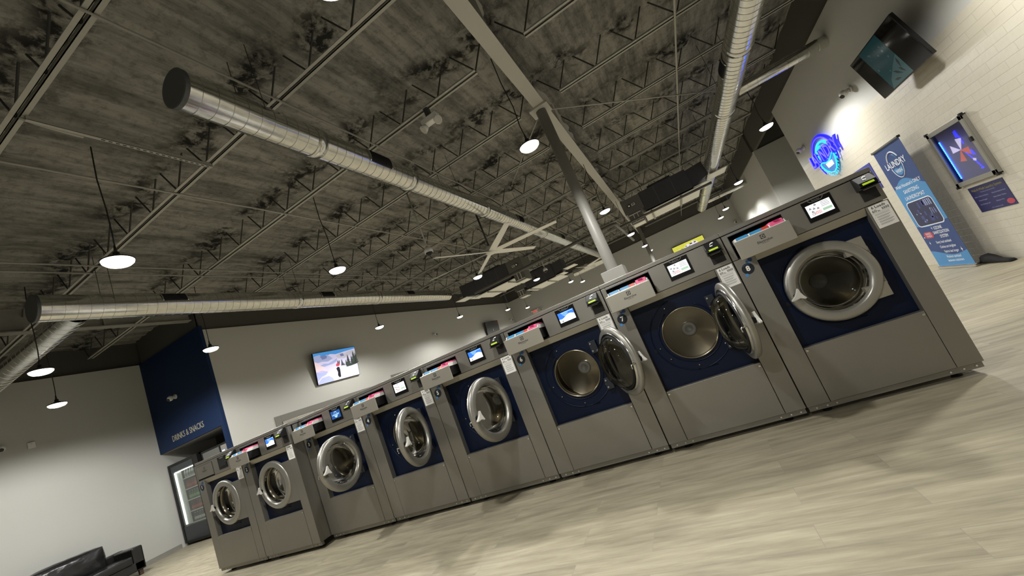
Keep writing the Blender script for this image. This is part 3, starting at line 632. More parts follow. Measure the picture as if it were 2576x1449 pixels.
    b=MB(); b.lathe([(.212,.01),(.212,-.012),(.214,-.018),(.224,-.034),(.229,-.037),(.270,-.032),(.282,-.027),(.288,-.019),(.291,-.008),(.291,.006),(.286,.012),(.232,.012)],o,(0,1,0),M_ring,72,closed=True); R['door_ring']=(b.mesh('door_ring'),0)
    b=MB(); b.lathe([(.212,-.008),(.211,.01),(.208,.035),(.202,.06),(.192,.082),(.178,.098),(.155,.108),(.12,.113),(.06,.116),(.0005,.117)],o,(0,1,0),M_glassd,80); R['door_glass']=(b.mesh('door_glass'),0)
    b=MB(); b.lathe([(.213,.012),(.224,.012),(.226,.026),(.216,.03),(.208,.026)],o,(0,1,0),M_rub,56,closed=True); R['door_gasket']=(b.mesh('door_gasket'),0)
    b=MB(); b.lathe([(.228,.012),(.229,.022),(.246,.024),(.250,.012)],o,(0,1,0),M_chrome,56); R['inner_ring']=(b.mesh('inner_ring'),0)
    b=MB()
    hx,hz=-.243,-.012
    b.cyl((hx,-.03,hz),(hx,-.058,hz),.022,M_black,14)
    tri=[(.012,.052),(.022,.048),(.024,.018),(.036,-.012),(.046,-.032),(.036,-.038),(.006,-.022),(-.022,-.026),(-.05,-.028),(-.052,-.018),(-.022,.004),(-.004,.026)]
    b.prism(Fr((hx,-.055,hz),(1,0,0),(0,0,1)),tri,0,.022,M_grip); R['door_handle']=(b.mesh('door_handle'),.004)
    b=MB(); b.tube([(-.262,.012,-.03),(-.262,.05,-.03),(-.262,.052,-.045),(-.262,.05,-.06)],.0055,M_chrome,8); R['latch_hook']=(b.mesh('latch_hook'),0)
    b=MB()
    b.box(.252,.288,.012,.024,-.028,.028,M_stain2)
    for dz in (-.014,.014): b.cyl((.268,.024,dz),(.268,.038,dz),.010,M_ring,6)
    R['hinge_arm']=(b.mesh('hinge_arm'),.002)
    return R
MM=machine_meshes()
def machine(n,x0,y0,theta,screen,label):
    t=thing('washing_machine',label,'washing machine',(x0,y0,0),'stainless front-loading washing machines')
    def P(key,name=None,par=t,loc=(0,0,0),rz=0):
        me,bv=MM[key]; return put(name or key,me,par,bv,None,loc,rz)
    P('cabinet')
    for fx in (.13,.90):
        for fy in (.1,.88): P('levelling_foot',loc=(fx,fy,0))
    P('top_cover'); P('front_frame'); P('lower_panel'); P('control_panel'); P('recess_panel'); P('drum_hub','drum_hub',P('drum'))
    d=P('drawer_shut','detergent_drawer',t) if n==1 else P('drawer_front','detergent_drawer',t)
    P('logo','logo',d,(0,.1555,.055) if n==1 else (0,0,0))
    if n>1: P('drawer_box','drawer_box',d); P('tray_dividers','tray_dividers',d); P('compartment_lids','compartment_lids',d)
    s=P('bezel','touchscreen'); P('display'+screen,'display',s)
    c=P('reader_housing','card_reader'); P('reader_display','reader_display',c); P('tap_symbol','tap_symbol',c)
    P('price_label'); P('number%d'%n,'number_sticker')
    for hk in (('hingeC',) if n<3 else ('hingeAt','hingeAb') if n==8 else ('hingeBt','hingeBb')): P(hk,'hinge_plate')
    th=math.radians(theta); dx=.81-CX
    D0=P('door_ring','door',t,(.81-dx*math.cos(th),.02-dx*math.sin(th),CZ),th)
    for k in ('door_glass','door_gasket','inner_ring','door_handle','latch_hook'): P(k,k,D0)
    for hz in (.115,-.115): P('hinge_arm','hinge_arm',D0,(0,0,hz))
    return t
machine(8,7*W,0,0,'A','nearest stainless washing machine, with number 8 sticker and closed round door')
machine(7,6*W,0,98,'A','stainless washing machine with number 7 sticker, door swung fully open seen edge-on')
machine(6,5*W,0,126,'B','stainless washing machine with number 6 sticker, door open showing its glass bowl')
machine(5,4*W,0,80,'B','stainless washing machine with number 5 sticker, open door and blue and white screen')
machine(4,3*W,0,100,'A','stainless washing machine with number 4 sticker, open door and mostly white screen')
machine(3,2*W,0,92,'C','stainless washing machine with number 3 sticker and navy logo screen')
machine(2,1.026,-.15,0,'B','stainless washing machine with number 2 sticker, standing forward of the row')
machine(1,-.008,-.15,0,'D','leftmost stainless washing machine, with number 1 sticker and shut detergent drawer')
# laundry turning in machine one
b=MB()
for i in range(16):
    a=random.uniform(3.6,6.0); r=random.uniform(.02,.15); b.ball((-.008+CX+r*math.cos(a)+.02,-.15+random.uniform(.14,.28),CZ-.06+r*math.sin(a)*.7),random.uniform(.04,.07),M_wht,10,7,(1,.7,.8))
tag(b.build('laundry_bundle'),'white laundry heap behind the glass of the leftmost washing machine','laundry')
# ------------------------------------------------------------------ right wall: banner, cabinet, sign, neon, television
t=thing('roll_up_banner','tall blue roll-up banner with white lettering standing before the brick wall','banner',(10.29,4.36,0))
NB=mat('banner_navy','#1d3a72',.5); LB=mat('banner_light_blue','#3f80b4',.5); WB=mat('banner_white','#d7dce6',.5); RB=mat('banner_red','#a33b4b',.5); PB=mat('banner_photo_dark','#151c46',.45); PB2=mat('banner_photo_mid','#343f7d',.45); PB3=mat('banner_photo_pale','#8f97b8',.45)
f=FR(10.28,4.36,0); hw=.415
b=MB(); b.prism(f,[(-hw,.045),(hw,.045),(hw,2.06),(-hw,2.06)],-.002,0,NB)
def wavepts(z,amp,ph,n=24): return [(-hw+2*hw*i/n,z+amp*math.sin(ph+i/n*PI*1.4)) for i in range(n+1)]
up=wavepts(1.40,.10,-.35); lo=wavepts(.72,.03,3.0)
b.flat(f,up[::-1]+lo,.0006,LB)
lw=wavepts(.26,.045,1.9); b.flat(f,[(-hw,.045),(hw,.045)]+lw[::-1],.0006,LB)
# logo
cx,cz=.0,1.76
for a0,a1,rx,rz,wd,m in ((25,165,.17,.185,.011,WB),(20,75,.125,.14,.006,LB)): b.tube([f.p(cx+rx*math.cos(math.radians(a0+(a1-a0)*i/20)),cz+rz*math.sin(math.radians(a0+(a1-a0)*i/20)),.001) for i in range(21)],wd,m,4)
b.text(f,'LAUNDRY',cx,cz-.01,.135,WB,.002,.02,.95)
b.flat(f,[(cx-.13,cz-.09),(cx-.06,cz-.075),(cx+.02,cz-.1),(cx+.12,cz-.07),(cx+.11,cz-.14),(cx+.06,cz-.19),(cx,cz-.205),(cx-.07,cz-.18),(cx-.115,cz-.13)],.001,LB); b.text(f,'WISH',cx,cz-.135,.075,WB,.002,.015)
b.tube([f.p(cx+.165*math.cos(math.radians(a)),cz+.235*math.sin(math.radians(a))-.005,.001) for a in range(195,350,8)],.006,WB,4)
for z,s,q in ((1.40,.078,"West Houston's ONLY"),(1.295,.082,'SANITIZING'),(1.19,.082,'LAUNDROMAT')): b.text(f,q,.0,z,s,WB,.0014,.012,.95)
def rr(a0,a1,b0,b1,r,n=6):
    o=[]
    for (x,y,st) in ((a1-r,b1-r,0),(a0+r,b1-r,90),(a0+r,b0+r,180),(a1-r,b0+r,270)):
        for i in range(n+1): q=math.radians(st+90*i/n); o.append((x+r*math.cos(q),y+r*math.sin(q)))
    return o
b.flat(f,rr(-.34,.34,.70,1.13,.07),.0012,WB); b.flat(f,rr(-.325,.325,.715,1.115,.06),.0018,PB)
random.seed(3)
for i in range(16): x,z=random.uniform(-.28,.26),random.uniform(.74,1.05); w,h_=random.uniform(.02,.07),random.uniform(.02,.1); b.rect(f,x,x+w,z,min(1.1,z+h_),.0024,PB2)
for i in range(4): b.rect(f,.12+.045*i,.145+.045*i,1.0,1.1,.0028,PB3)
for i in range(3): b.rect(f,.16+.05*i,.17+.05*i,.86,.95,.0028,PB3)
for i in range(5): b.disc(f,random.uniform(-.25,.25),random.uniform(.76,.95),.013,.003,PB3,10)
for z,q,x in ((.645,'OZONE',.08),(.575,'SANITIZATION',.10),(.505,'SYSTEM',.12)): b.text(f,q,x,z,.066,WB,.0014,.02,.85)
b.flat(f,rr(-.345,-.11,.505,.61,.05),.0012,RB); b.text(f,'NANO',-.225,.578,.05,WB,.0016,.0,.9); b.text(f,'WASH',-.225,.537,.05,WB,.0016,.0,.9); b.ball(f.p(-.37,.53,.0),.012,WB,8,5,(.1,1,1))
for z,q,x in ((.425,'Every load sanitized',.03),(.345,'Clothes are brighter',.06),(.268,'Fabrics last longer',.08),(.185,'Washers sanitized',.06),(.125,'between customers',.06)): b.text(f,q,x,z,.058,WB,.0014,.012,.78)
for x,z,s in ((-.06,.655,.03),(-.31,.43,.032),(.32,.275,.04)): b.flat(f,[(x,z+s),(x+s*.18,z+s*.18),(x+s*.6,z),(x+s*.18,z-s*.18),(x,z-s),(x-s*.18,z-s*.18),(x-s*.6,z),(x-s*.18,z+s*.18)],.0014,WB)
b.build('banner_sheet',t)
b=MB(); b.box(10.262,10.30,4.36-hw-.004,4.36+hw+.004,2.055,2.08,M_chrome); b.box(10.262,10.302,4.36-hw-.012,4.36-hw-.004,2.05,2.085,M_black); b.box(10.262,10.302,4.36+hw+.004,4.36+hw+.012,2.05,2.085,M_black); b.build('top_rail',t)
b=MB(); b.box(10.255,10.33,4.36-hw-.012,4.36+hw+.012,.0,.05,M_chrome); b.build('base_bar',t,.012)
b=MB(); b.cyl((10.31,4.36,.04),(10.31,4.36,2.06),.008,M_chrome,8); b.build('back_pole',t)
t=thing('storage_bag','black fabric bag lying on the floor behind the blue banner base','bag',(10.39,3.78,0))
b=MB(); M_bag=mat('black_bag_fabric','#0d0c0c',.9)
pr=[(3.98,.035),(3.94,.062),(3.86,.068),(3.78,.055),(3.68,.03),(3.56,.022),(3.50,.02),(3.47,.01)]
P=[];F=[]
for y,h_ in pr:
    for k in range(10): a=2*PI*k/10; P.append((10.385+.06*math.cos(a)*(.6+h_*6),y,.001+h_*(1+math.sin(a))))
for j in range(len(pr)-1):
    for k in range(10): F.append((j*10+k,j*10+(k+1)%10,(j+1)*10+(k+1)%10,(j+1)*10+k))
F+=[tuple(range(9,-1,-1)),tuple(range(len(pr)*10-10,len(pr)*10))]
b.add(P,F,M_bag,True); b.build('bag_body',t)
# glazed wall cabinet with LEDs and pinwheel
t=thing('display_cabinet','silver framed wall cabinet with blue lights and a pinwheel behind glass','cabinet',(XR,3.4,1.48))
M_alu=mat('cabinet_aluminium','#8c8a82',.35,.5)
f=FR(XR-.06,3.39,1.48); w,h_=.37,.41
b=MB()
for a0,a1,b0,b1 in ((-w,w,h_-.06,h_),(-w,w,-h_,-h_+.06),(-w,-w+.055,-h_,h_),(w-.055,w,-h_,h_)): b.prism(f,[(a0,b0),(a1,b0),(a1,b1),(a0,b1)],-.02,0,M_alu)
b.build('door_frame',t,.003)
b=MB()
for a0,a1,b0,b1 in ((-w,w,h_-.012,h_),(-w,w,-h_,-h_+.012),(-w,-w+.012,-h_,h_),(w-.012,w,-h_,h_)): b.prism(f,[(a0,b0),(a1,b0),(a1,b1),(a0,b1)],-.059,-.02,M_alu)
M_inn=mat('cabinet_inside_navy','#141c8c',.5); b.prism(f,[(-w+.01,-h_+.01),(w-.01,-h_+.01),(w-.01,h_-.01),(-w+.01,h_-.01)],-.059,-.054,M_inn); b.build('cabinet_box',t)
for a in (-w,w):
    for q in (-h_,h_): b=MB(); b.prism(f,[(a-.017,q-.017),(a+.017,q-.017),(a+.017,q+.017),(a-.017,q+.017)],-.03,.003,M_black); b.build('corner_cap',t)
b=MB(); b.prism(f,[(-w+.05,-h_+.055),(w-.05,-h_+.055),(w-.05,h_-.055),(-w+.05,h_-.055)],-.012,-.010,glass_mat('cabinet_glass','#e8e8f4',.6)); b.build('glass_pane',t)
M_led=mat('blue_led','#1f6bff',.4,emit=22); M_led2=mat('deep_blue_glow','#1420ff',.4,emit=3.0)
b=MB(); b.prism(f,[(-w+.075,-h_+.10),(-w+.088,-h_+.10),(-w+.088,h_-.16),(-w+.075,h_-.16)],-.05,-.045,M_led)
for k in range(22): b.ball(f.p(-w+.0815,-h_+.11+k*.0255,-.043),.006,mat('led_dot','#7fd4ff',.4,emit=6),6,4)
b.build('led_strip',t)
b=MB(); M_pw=mat('pinwheel_white','#f1e8f4',.5,emit=1.5); M_po=mat('pinwheel_orange','#e2512b',.5,emit=1.2); c=(.02,.03)
for k in range(4):
    a=math.radians(52+90*k); a2=a+math.radians(38); m=M_pw if k in (0,1) else M_po
    pts=[c,(c[0]+.17*math.cos(a),c[1]+.17*math.sin(a)),(c[0]+.155*math.cos(a2),c[1]+.155*math.sin(a2))]
    b.prism(f,pts,-.035+.004*k,-.032+.004*k,m)
b.flat(f,[(.12,-.12),(.17,-.14),(.15,-.17),(.11,-.15)],-.03,M_pw); b.build('pinwheel',t)
b=MB(); b.prism(f,[(c[0]-.004,-.25),(c[0]+.004,-.25),(c[0]+.004,.03),(c[0]-.004,.03)],-.055,-.05,M_led2) if 0 else None
b.tube([f.p(.03,.02,-.042),f.p(.14,-.22,-.042),f.p(.16,-.27,-.042)],.006,M_led2,6); b.ball(f.p(.16,-.275,-.038),.014,M_led2,8,6)
b.flat(f,[(.03,.28),(.08,.29),(.085,.2),(.02,.19)],-.048,M_led2); b.flat(f,[(.06,.2),(.09,.2),(.1,.1),(.08,.08)],-.048,M_led2); b.flat(f,[(.1,-.0),(.15,-.02),(.17,-.1),(.12,-.08)],-.048,M_led2); b.build('pinwheel_stem',t)
b=MB(); b.prism(f,[(w-.05,.06),(w-.005,.06),(w-.005,.12),(w-.05,.12)],0,.02,M_black); b.build('door_lock',t,.006)
# information sign below
M_sgn=mat('sign_navy','#17174f',.4); f=FR(XR-.006,3.4,.84)
t=thing('wall_sign','navy information sign with small print below the glazed cabinet','sign',(XR,3.4,.84))
b=MB(); b.prism(f,[(-.31,-.175),(.31,-.175),(.31,.175),(-.31,.175)],-.005,0,M_sgn); b.build('sign_board',t,.002)
M_yel=mat('sign_yellow','#8d8547',.5); M_pal=mat('sign_pale','#8d90b4',.5)
b=MB(); b.text(f,'Wall-A-Wash Laundry System',0,.125,.046,M_yel,.001,.01,.95); b.text(f,'The cleanest way to do laundry',.0,.085,.02,M_pal,.001)
for x,z,q in ((-.15,.035,'Fabric to Machine Stations'),(.15,.035,'Chemical Injection Panel'),(-.16,-.02,'Filtered Oxygen'),(.13,-.02,'Softens Better Washes'),(-.16,-.075,'Any Washing Cycle'),(.1,-.075,'Shampoo Free')): b.text(f,q,x,z,.023,M_pal,.001,.006)
b.text(f,'Ask an attendant today',.0,-.145,.02,M_pal,.001); b.disc(f,.24,-.12,.06,.001,RB,20,.035); b.build('sign_lettering',t)
# small blue sign behind machine eight
f=FR(XR-.01,5.9,1.78)
t=thing('wall_sign','blue sign with white bubble marks peeking over the top of the nearest machine','sign',(XR,5.9,1.78))
b=MB(); b.prism(f,[(-.35,-.25),(.35,-.25),(.35,.25),(-.35,.25)],-.009,0,mat('sign_violet_blue','#2a2f86',.45)); b.build('sign_board',t)
b=MB()
for x,z,r in ((.2,.13,.06),(-.02,.02,.09),(.2,-.1,.06)): b.tube([f.p(x+r*math.cos(a*PI/10),z+r*math.sin(a*PI/10),.002) for a in range(21)],.008,M_wht,5)
b.build('bubble_mark',t)
# neon sign
f=FR(XR-.05,6.82,2.66)
nB=mat('neon_blue','#1414ff',.4,emit=1.5); nV=mat('neon_violet_rim','#5a46ff',.4,emit=1.3); nC=mat('neon_cyan','#20c4ff',.4,emit=1.3); nW=mat('neon_white','#ffffff',.4,emit=.9); nF=mat('neon_fill_blue','#2161a8',.4,emit=.5)
t=thing('neon_sign','glowing blue and cyan oval neon sign reading laundry high on the right wall','neon sign',(XR,6.82,2.66))
def ell(rx,rz,a0,a1,n=30,cx=0,cz=0,h=0): return [f.p(cx+rx*math.cos(math.radians(a0+(a1-a0)*i/n)),cz+rz*math.sin(math.radians(a0+(a1-a0)*i/n)),h) for i in range(n+1)]
b=MB(); b.tube(ell(.60,.43,15,182),.026,nB); b.tube(ell(.57,.40,20,178,h=.02),.009,nV); b.build('neon_arch',t)
b=MB(); b.tube(ell(.42,.30,28,150),.022,nC); b.tube(ell(.33,.24,95,150),.014,nC)
for x,z,r in ((-.30,.12,.055),(-.36,.03,.04)): b.tube(ell(r,r,0,360,16,x,z),.014,nC)
b.build('neon_bubbles',t)
b=MB(); b.text(f,'LAUNDRY',0,.04,.36,nB,.03,.03,.98,.04); 
b.build('neon_lettering',t)
b=MB(); V,F_=text_mesh('LAUNDRY',-.0)
for q in F_:
    pass
b.text(f,'LAUNDRY',0,.04,.36,nV,.033,-.025,.98); b.build('neon_lettering_rim',t)
sh=[(-.42,-.10),(-.30,-.08),(-.12,-.14),(.08,-.14),(.28,-.06),(.40,-.03),(.40,-.14),(.33,-.26),(.2,-.36),(.05,-.40),(-.12,-.37),(-.28,-.29),(-.38,-.19)]
b=MB(); b.flat(f,sh,.002,nF); b.tube([f.p(x,z,.01) for x,z in sh+sh[:1]],.013,nC,6); b.build('neon_wave',t)
b=MB(); b.text(f,'WISH',.01,-.215,.155,nW,.014,.0,.9,.01); b.build('neon_wish_lettering',t)
b=MB()
for k in range(14):
    a=math.radians(205+k*10.5); x,z=.50*math.cos(a),.05+.50*math.sin(a); ff=Fr(f.p(x,z,0),(f.u*math.cos(a+PI/2)+f.v*math.sin(a+PI/2)),(-f.u*math.cos(a)-f.v*math.sin(a)))
    b.text(ff,'LAUNDROMATHTX'[k%13],0,0,.085,nC,.004,.02)
b.tube(ell(.55,.53,196,222,10,0,.03),.014,nB); b.tube(ell(.55,.53,330,348,8,0,.03),.014,nB); b.build('neon_curved_lettering',t)
# television on the right wall, tilted down
def tv(name,label,c,u,v,w,h,draw,wallx,group=None):
    fr=Fr(c,u,v); fr.v=fr.v.normalized(); fr.u=fr.u.normalized(); fr.n=fr.u.cross(fr.v).normalized()
    t=thing(name,label,'television',tuple(c),group)
    b=MB(); b.prism(fr,[(-w/2,-h/2),(w/2,-h/2),(w/2,h/2),(-w/2,h/2)],-.045,0,M_blackg); b.build('bezel',t,.004)
    b=MB(); draw(b,fr,w-.03,h-.03); b.build('screen',t)
    b=MB(); q=fr.p(0,0,-.045); b.box(min(q.x,wallx),max(q.x,wallx),q.y-.12,q.y+.12,q.z-.15,q.z+.15,M_black); b.build('wall_bracket',t)
def dark_draw(b,fr,w,h):
    s=mat('tv_black_glass','#050506',.06,spec=.3); k=mat('tv_teal_picture','#123338',.12,emit=.4,spec=.25); k2=mat('tv_teal_light','#2b4447',.1,emit=.5); k3=mat('tv_dark_leaf','#182224',.1,emit=.3)
    b.rect(fr,-w/2,w/2,-h/2,h/2,.001,s); a0,a1=-.30,.20
    b.rect(fr,a0,a1,-h/2,h/2,.0014,k)
    b.flat(fr,[(a0,-h/2),(a1,-h/2),(a1,-.02),(.02,-.1),(a0+.1,-.22)],.0017,k2)
    for x,z,an,l in ((.1,-.2,70,.16),(.06,-.26,140,.16),(.12,-.27,120,.12),(-.02,-.29,165,.14)):
        d=(math.cos(math.radians(an)),math.sin(math.radians(an))); n=(-d[1],d[0]); b.flat(fr,[(x,z),(x+d[0]*l*.6+n[0]*.02,z+d[1]*l*.6+n[1]*.02),(x+d[0]*l,z+d[1]*l),(x+d[0]*l*.6-n[0]*.02,z+d[1]*l*.6-n[1]*.02)],.002,k3)
    random.seed(5)
    for i in range(14): b.disc(fr,random.uniform(a0+.05,a1-.1),random.uniform(-.25,.25),random.uniform(.006,.02),.002,k2,8)
vv=Vector((-.14,0,.68)).normalized()
tv('wall_television','dark screen television tilted down high on the right wall with a teal upright picture',(10.24,3.205,2.952),(0,-1,0),vv,1.2,.69,dark_draw,XR)
def ski_draw(b,fr,w,h):
    E=lambda n,c,e=.74: mat('ski_'+n,c,.3,emit=e)
    sn=E('snow','#c9c4e6'); sk=E('sky','#3f8fd8'); mt=E('mountain','#9aa5cf'); dk=E('rock','#6b78ab'); tr=E('tree','#3a443f',.5); pk=E('pink_snow','#e3cbd2'); rd=E('jacket','#b8414c'); bk=E('trousers','#17171d',.3); bs=E('blue_shade','#a3abd8'); gw=E('grey_snow','#b9b7c4')
    X=lambda a:(a-.5)*w; Z=lambda q:(.5-q)*h
    def pl(pts,l,m): b.flat(fr,[(X(a),Z(q)) for a,q in pts][::-1],.001+l*.0006,m)
    b.rect(fr,-w/2,w/2,-h/2,h/2,.001,sn)
    pl([(0,0),(1,0),(1,.06),(.72,.1),(.5,.14),(.38,.1),(.28,.14),(.14,.1),(0,.14)],1,sk)
    pl([(0,.1),(.06,.08),(.14,.07),(.2,.16),(.3,.1),(.36,.17),(.42,.26),(.3,.33),(.16,.3),(.05,.32),(0,.25)],2,mt); pl([(.14,.12),(.22,.1),(.3,.14),(.28,.22),(.18,.24)],3,dk)
    pl([(.5,.2),(.62,.12),(.72,.18),(.8,.13),(.9,.1),(1,.14),(1,.3),(.85,.26),(.7,.33),(.55,.3)],2,gw); pl([(.6,.17),(.68,.15),(.7,.24),(.62,.25)],3,dk)
    pl([(.1,.42),(.2,.38),(.3,.4),(.42,.34),(.52,.28),(.5,.38),(.4,.44),(.28,.46),(.2,.48)],3,mt)
    pl([(0,.28),(.06,.3),(.12,.42),(.2,.5),(.22,.62),(.1,.66),(0,.6)],3,pk); pl([(0,.6),(.14,.58),(.26,.66),(.2,.74),(.1,.78),(0,.9)],3,bs); pl([(.0,.95),(.1,.82),(.26,.8),(.34,.9),(.36,1),(.0,1)],3,bs)
    for x,q,s in ((.62,.56,.10),(.72,.58,.09),(.78,.6,.17),(.93,.58,.20),(.87,.58,.14),(.98,.56,.16),(.66,.57,.05)):
        for k in range(4): z=q-s*1.9*k/4; ww=s*.42*(1-k/4.4); pl([(x-ww,z),(x+ww,z),(x,z-s*.85)],4+k*.2,tr)
    pl([(.7,.6),(1,.56),(1,.6),(.85,.63),(.72,.64)],4,tr)
    pl([(.46,.5),(.5,.44),(.54,.45),(.56,.5),(.53,.55),(.47,.55)],6,rd); pl([(.505,.44),(.515,.36),(.525,.36),(.53,.44)],6.2,bk); pl([(.53,.46),(.55,.37),(.565,.38),(.555,.48)],6.2,bk)
    pl([(.455,.62),(.5,.57),(.535,.6),(.54,.72),(.53,.92),(.49,.93),(.465,.85),(.48,.75)],6,bk); pl([(.49,.55),(.53,.55),(.525,.58),(.5,.58)],6,sn)
    pl([(.55,.92),(.7,.97),(.85,.93),(.72,.99),(.6,.96)],3,bs)
vv=Vector((.14,0,.9)).normalized()
tv('wall_television','lit television showing a skier on snow, on the wall beside the navy bulkhead',(-2.81,5.35,2.965),(0,1,0),vv,1.57,.91,ski_draw,XT)
def off_draw(b,fr,w,h):
    s=mat('tv_off_grey','#3f4043',.12); b.rect(fr,-w/2,w/2,-h/2,h/2,.001,s); b.flat(fr,[(-.02,-.14),(.02,-.14),(.01,-.02),(.0,.03),(-.01,-.02)],.0015,mat('tv_off_mark','#9a9a9c',.3,emit=.4))
tv('wall_television','dark grey television far back on the wall with the skier television',(-2.80,16.0,3.05),(0,1,0),Vector((.1,0,.8)).normalized(),1.55,.8,off_draw,XT)
def cow_draw(b,fr,w,h):
    y1=mat('meadow_yellow','#c9c84e',.3,emit=.9); y2=mat('meadow_green','#93982c',.3,emit=.8); y3=mat('meadow_pale','#e8e79a',.3,emit=.95); wt=mat('animal_white','#ded9e6',.3,emit=.9); bk=mat('animal_black','#2b2930',.3,emit=.2)
    b.rect(fr,-w/2,w/2,-h/2,h/2,.001,y1); random.seed(9)
    for i in range(40): x,z=random.uniform(-w/2+.05,w/2-.1),random.uniform(-h/2+.03,h/2-.05); b.rect(fr,x,x+random.uniform(.02,.1),z,z+random.uniform(.01,.035),.0014,random.choice((y2,y3)))
    b.flat(fr,[(-.2,h/2-.2),(-.05,h/2-.12),(.1,h/2-.16),(.25,h/2-.06),(.45,h/2-.16),(.5,h/2-.35),(.4,-h/2+.1),(-.3,-h/2+.1),(-.32,h/2-.35)],.002,wt)
    for x,z,rx,rz in ((-.12,h/2-.2,.05,.02),(-.12,h/2-.33,.04,.04),(.04,h/2-.27,.03,.05),(.14,h/2-.16,.08,.03),(.16,h/2-.3,.06,.05),(.34,h/2-.16,.06,.03)): b.disc(fr,x,z,rx,.0026,bk,12,rz)
tv('wall_television','far television with a yellow meadow picture peeking over the machine tops',(7.82,YB-.12,2.97),(1,0,0),(0,0,1),1.58,.88,cow_draw,8) if 0 else None
fr0=FY(7.92,YB-.1,2.92)
t=thing('wall_television','far television with a yellow meadow picture peeking over the machine tops','television',(7.92,YB-.1,2.92))
b=MB(); b.prism(fr0,[(-.82,-.46),(.82,-.46),(.82,.46),(-.82,.46)],-.05,0,M_blackg); b.build('bezel',t,.004)
b=MB(); cow_draw(b,fr0,1.6,.88); b.build('screen',t)
b=MB(); b.box(7.8,8.04,YB-.05,YB-.002,2.8,3.04,M_black); b.build('wall_bracket',t)
# wall cameras
def wallcam(p,n,label,ceil=False):
    p=Vector(p); n=Vector(n); t=thing('security_camera',label,'camera',tuple(p))
    b=MB(); b.cyl(p,p+n*.03,.055,M_wht,20); b.cyl(p+n*.03,p+n*.09-Vector((0,0,.01)),.035,M_wht,16); b.build('mount',t)
    c=p+n*.12-Vector((0,0,.02)); b=MB(); b.ball(c,.062,M_wht,18,12); b.build('camera_ball',t)
    d=(n*.75+Vector((.15,-.2,-.6))).normalized(); b=MB(); b.cyl(c+d*.045,c+d*.066,.034,M_blackg,16); b.build('camera_lens',t)
wallcam((XR,4.83,3.22),(-1,0,0),'white dome camera on the right wall between the dark television and the neon sign')
wallcam((XR,7.75,3.17),(-1,0,0),'white dome camera on the right wall left of the neon sign')
wallcam((-4.44,2.05,3.36),(0,-1,0),'white dome camera on the navy wall above the drinks lettering')
wallcam((XT,10.75,3.36),(1,0,0),'small camera on the television wall right of the skier television')
wallcam((XT,18.9,3.36),(1,0,0),'tiny camera on the television wall near the back corner')
wallcam((-1.0,YB,3.28),(0,-1,0),'tiny camera on the back wall right of the exit sign')
wallcam((10.35,YB,3.3),(0,-1,0),'tiny camera on the back wall in the far right corner')
wallcam((XL,-.36,3.3),(1,0,0),'camera half cut off by the left edge of the photo')
t=thing('wall_sensor','small white square box on the pale left wall below the lamps','sensor',(XL,.05,3.24)); b=MB(); b.box(XL,XL+.03,.0,.11,3.17,3.29,M_wht); b.build('sensor_case',t,.006); b=MB(); b.disc(FL(XL+.0305,.055,3.26),0,0,.014,.0005,M_grip); b.build('sensor_window',t)
# exit sign
t=thing('exit_sign','small red and white exit sign on the back wall below the smallest lamp','sign',(-1.45,YB,3.3)); f=FY(-1.45,YB-.05,3.28)
b=MB(); b.prism(f,[(-.16,-.1),(.16,-.1),(.16,.1),(-.16,.1)],-.05,0,M_wht); b.build('sign_case',t,.006)
b=MB(); b.text(f,'EXIT',0,0,.17,mat('exit_red','#d3302c',.4,emit=1.2),.002,.02,.85); b.build('exit_lettering',t)
for s in (-1,1): b=MB(); b.cyl(f.p(s*.17,.06,-.02),f.p(s*.24,.09,.03),.035,M_wht,12,.05); b.build('lamp_head',t)
# lettering on the navy wall
t=thing('wall_lettering','silver raised letters reading drinks and snacks on the navy wall','lettering',(-4.32,2.05,2.46)); f=FY(-4.32,2.05,2.455)
b=MB(); b.text(f,'DRINKS & SNACKS',0,0,.2,mat('silver_letter','#a8a390',.4,.3),.006,.004,.80,.004); b.build('raised_letters',t)
# ------------------------------------------------------------------ drinks cooler and snack machine
x0,x1,y0=-5.60,-4.28,2.10
t=thing('drinks_cooler','black glass-door drinks cooler full of bottles beneath the navy wall','cooler',(x0,y0,0))
b=MB(); b.box(x0,x0+.04,y0+.05,2.85,.03,1.92,M_black); b.box(x1-.04,x1,y0+.05,2.85,.03,1.92,M_black); b.box(x0,x1,2.82,2.85,.03,1.92,M_wht); b.box(x0,x1,y0+.05,2.85,1.88,1.92,M_black); b.box(x0,x1,y0+.05,2.85,.03,.42,M_black)
b.box(-4.5,x1-.04,y0+.0,2.82,.03,1.92,M_black); b.build('cooler_body',t)
b=MB(); xd=-4.52
b.box(x0,x0+.07,y0,y0+.05,.06,1.92,M_black); b.box(xd-.03,xd+.02,y0,y0+.05,.06,1.92,M_black); b.box(x0+.07,xd-.03,y0,y0+.05,1.86,1.92,M_black); b.box(x0+.07,xd-.03,y0,y0+.05,.06,.1,M_black); b.build('door_frame',t,.004)
b=MB(); b.box(x0+.07,xd-.03,y0+.01,y0+.04,.1,.43,mat('cooler_kick_panel','#20262b',.3)); b.build('kick_panel',t)
b=MB(); b.box(x0+.07,xd-.03,y0+.01,y0+.04,1.72,1.86,mat('cooler_header','#2a3137',.3)); b.build('header_panel',t)
b=MB(); b.box(x0+.07,xd-.03,y0+.015,y0+.02,.43,1.72,glass_mat('cooler_glass','#f4f6f4',.45)); b.build('glass_pane',t)
b=MB(); b.box(x0+.085,x0+.115,y0+.06,y0+.09,.46,1.7,M_cool); b.build('light_strip',t)
b=MB(); b.box(x0+.13,xd-.06,y0+.06,y0+.09,1.69,1.71,M_cool); b.build('light_strip',t)
b=MB(); b.box(xd-.05,xd-.035,y0+.06,y0+.09,.46,1.68,M_cool); b.build('light_strip',t)
